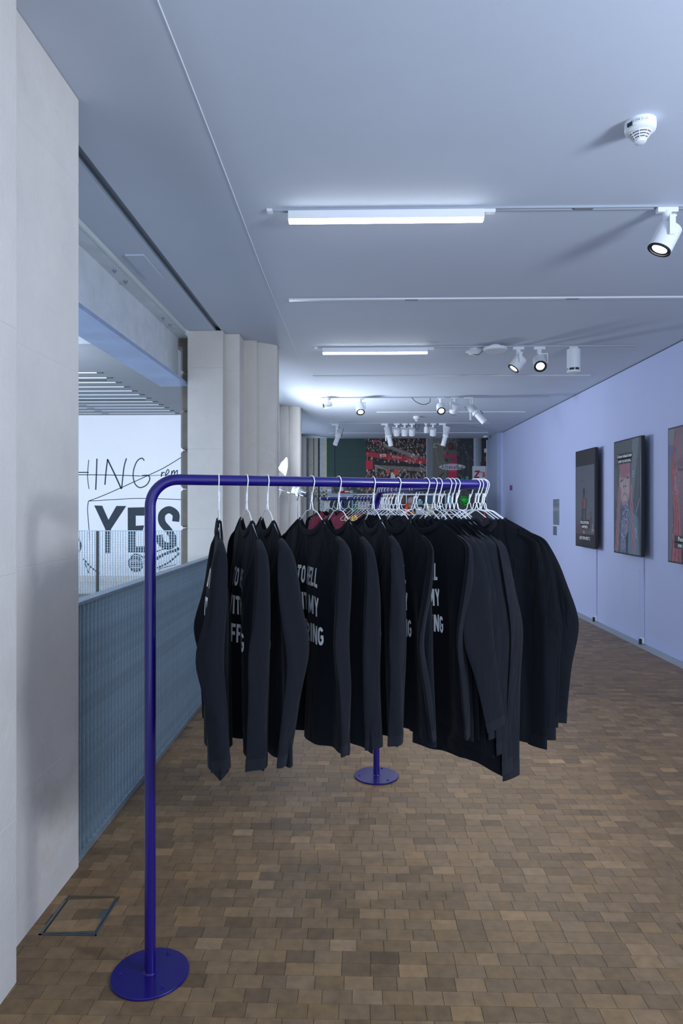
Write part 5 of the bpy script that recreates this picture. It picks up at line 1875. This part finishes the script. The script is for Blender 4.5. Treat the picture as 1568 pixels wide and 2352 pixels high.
# dark stand holding the toy and a maroon bottle
t = thing('display_shelf', 'dark display shelf unit beside the white grid', 'display stand', (gx(1068), YG + 0.2, 0))
MB().box(gx(1046), gx(1084), YG + 0.02, YG + 0.35, 0.0, gz(1128)).build('carcass', M_blk, t, smooth=False, bevel=0.006)
MB().box(gx(1044), gx(1122), YG - 0.3, YG + 0.0, gz(1196), gz(1193)).build('shelf_board', M_blk, t, smooth=False)
MB().box(gx(1044), gx(1122), YG - 0.3, YG + 0.0, 0.0, gz(1196)).build('plinth', cmat('plinth_grey', (70, 74, 80)), t, smooth=False)
t = thing('bottle', 'maroon bottle standing beside the dark display shelf', 'bottle', (gx(1109), YG - 0.15, gz(1193)))
MB().lathe([(0.040, 0), (0.043, 0.01), (0.043, 0.17), (0.02, 0.215)], (gx(1109), YG - 0.15, gz(1193)), n=18).build('body', cmat('bottle_maroon', (120, 40, 48), 0.35), t)
MB().lathe([(0.022, 0.215), (0.022, 0.26), (0, 0.262)], (gx(1109), YG - 0.15, gz(1193)), n=14).build('stopper', M_blk, t)

# ------------------------------------------------------------------ second rack further back
QA, QC, QB = Vector((-0.17, 8.35)), Vector((-0.40, 7.30)), Vector((0.22, 7.05))
rack(QA, QC, QB, 'second ultramarine rack standing further back, hung with maroon shirts')


def q_pt(k, arm):
    return QC.lerp(QA if arm == 0 else QB, k)


for i, (arm, k, yw, colr) in enumerate(((1, 0.16, 40, 'm'), (1, 0.36, 40, 'm'), (1, 0.50, 42, 'm'), (0, 0.30, -12, 'b'), (0, 0.55, -8, 'b'))):
    P = q_pt(k, arm)
    if colr == 'm':
        lab = 'maroon shirt with yellow letters, %s from the corner of the further rack' % ORD[i]
        make_shirt(P, R(yw), lab, 'maroon shirts on the further rack', seed=80 + i, T=0.03, fold=0.006, M=M_maroon, Mc=M_black, Mp=M_yellow, tilt=0.0, res=0.6, hem=0.78,
                   lines=[('STAR', 1.355)], tscale=1.9, near=((0, 0), (0, 0), 0.8, 0.04, 0.02, 0.8), far=((0, 0), (0, 0), 0.8, 0.04, 0.02, 0.8))
        make_hanger(P, R(yw), 'white plastic hanger in the %s maroon shirt of the further rack' % ORD[i], 'plastic hangers on the further rack', kind='plastic')
    else:
        lab = 'black shirt on the further rack, %s behind the maroon shirts' % ORD[i - 3]
        make_shirt(P, R(yw), lab, 'black shirts on the further rack', seed=80 + i, T=0.02, fold=0.006, text=False, tilt=0.0, res=0.6,
                   near=((0, 0), (0, 0), 0.72, 0.04, 0.02, 0.8), far=((0, 0), (0, 0), 0.72, 0.04, 0.02, 0.8))
        make_hanger(P, R(yw), 'white plastic hanger of the %s black shirt on the further rack' % ORD[i - 3], 'plastic hangers on the further rack', kind='plastic')
for i in range(6):
    P = q_pt(0.62 + 0.055 * i, 1)
    make_hanger(P, R(35 + 5 * math.sin(i)), 'empty white wire hanger, %s in the bunch by the further rack post' % ORD[i], 'empty hangers on the further rack')
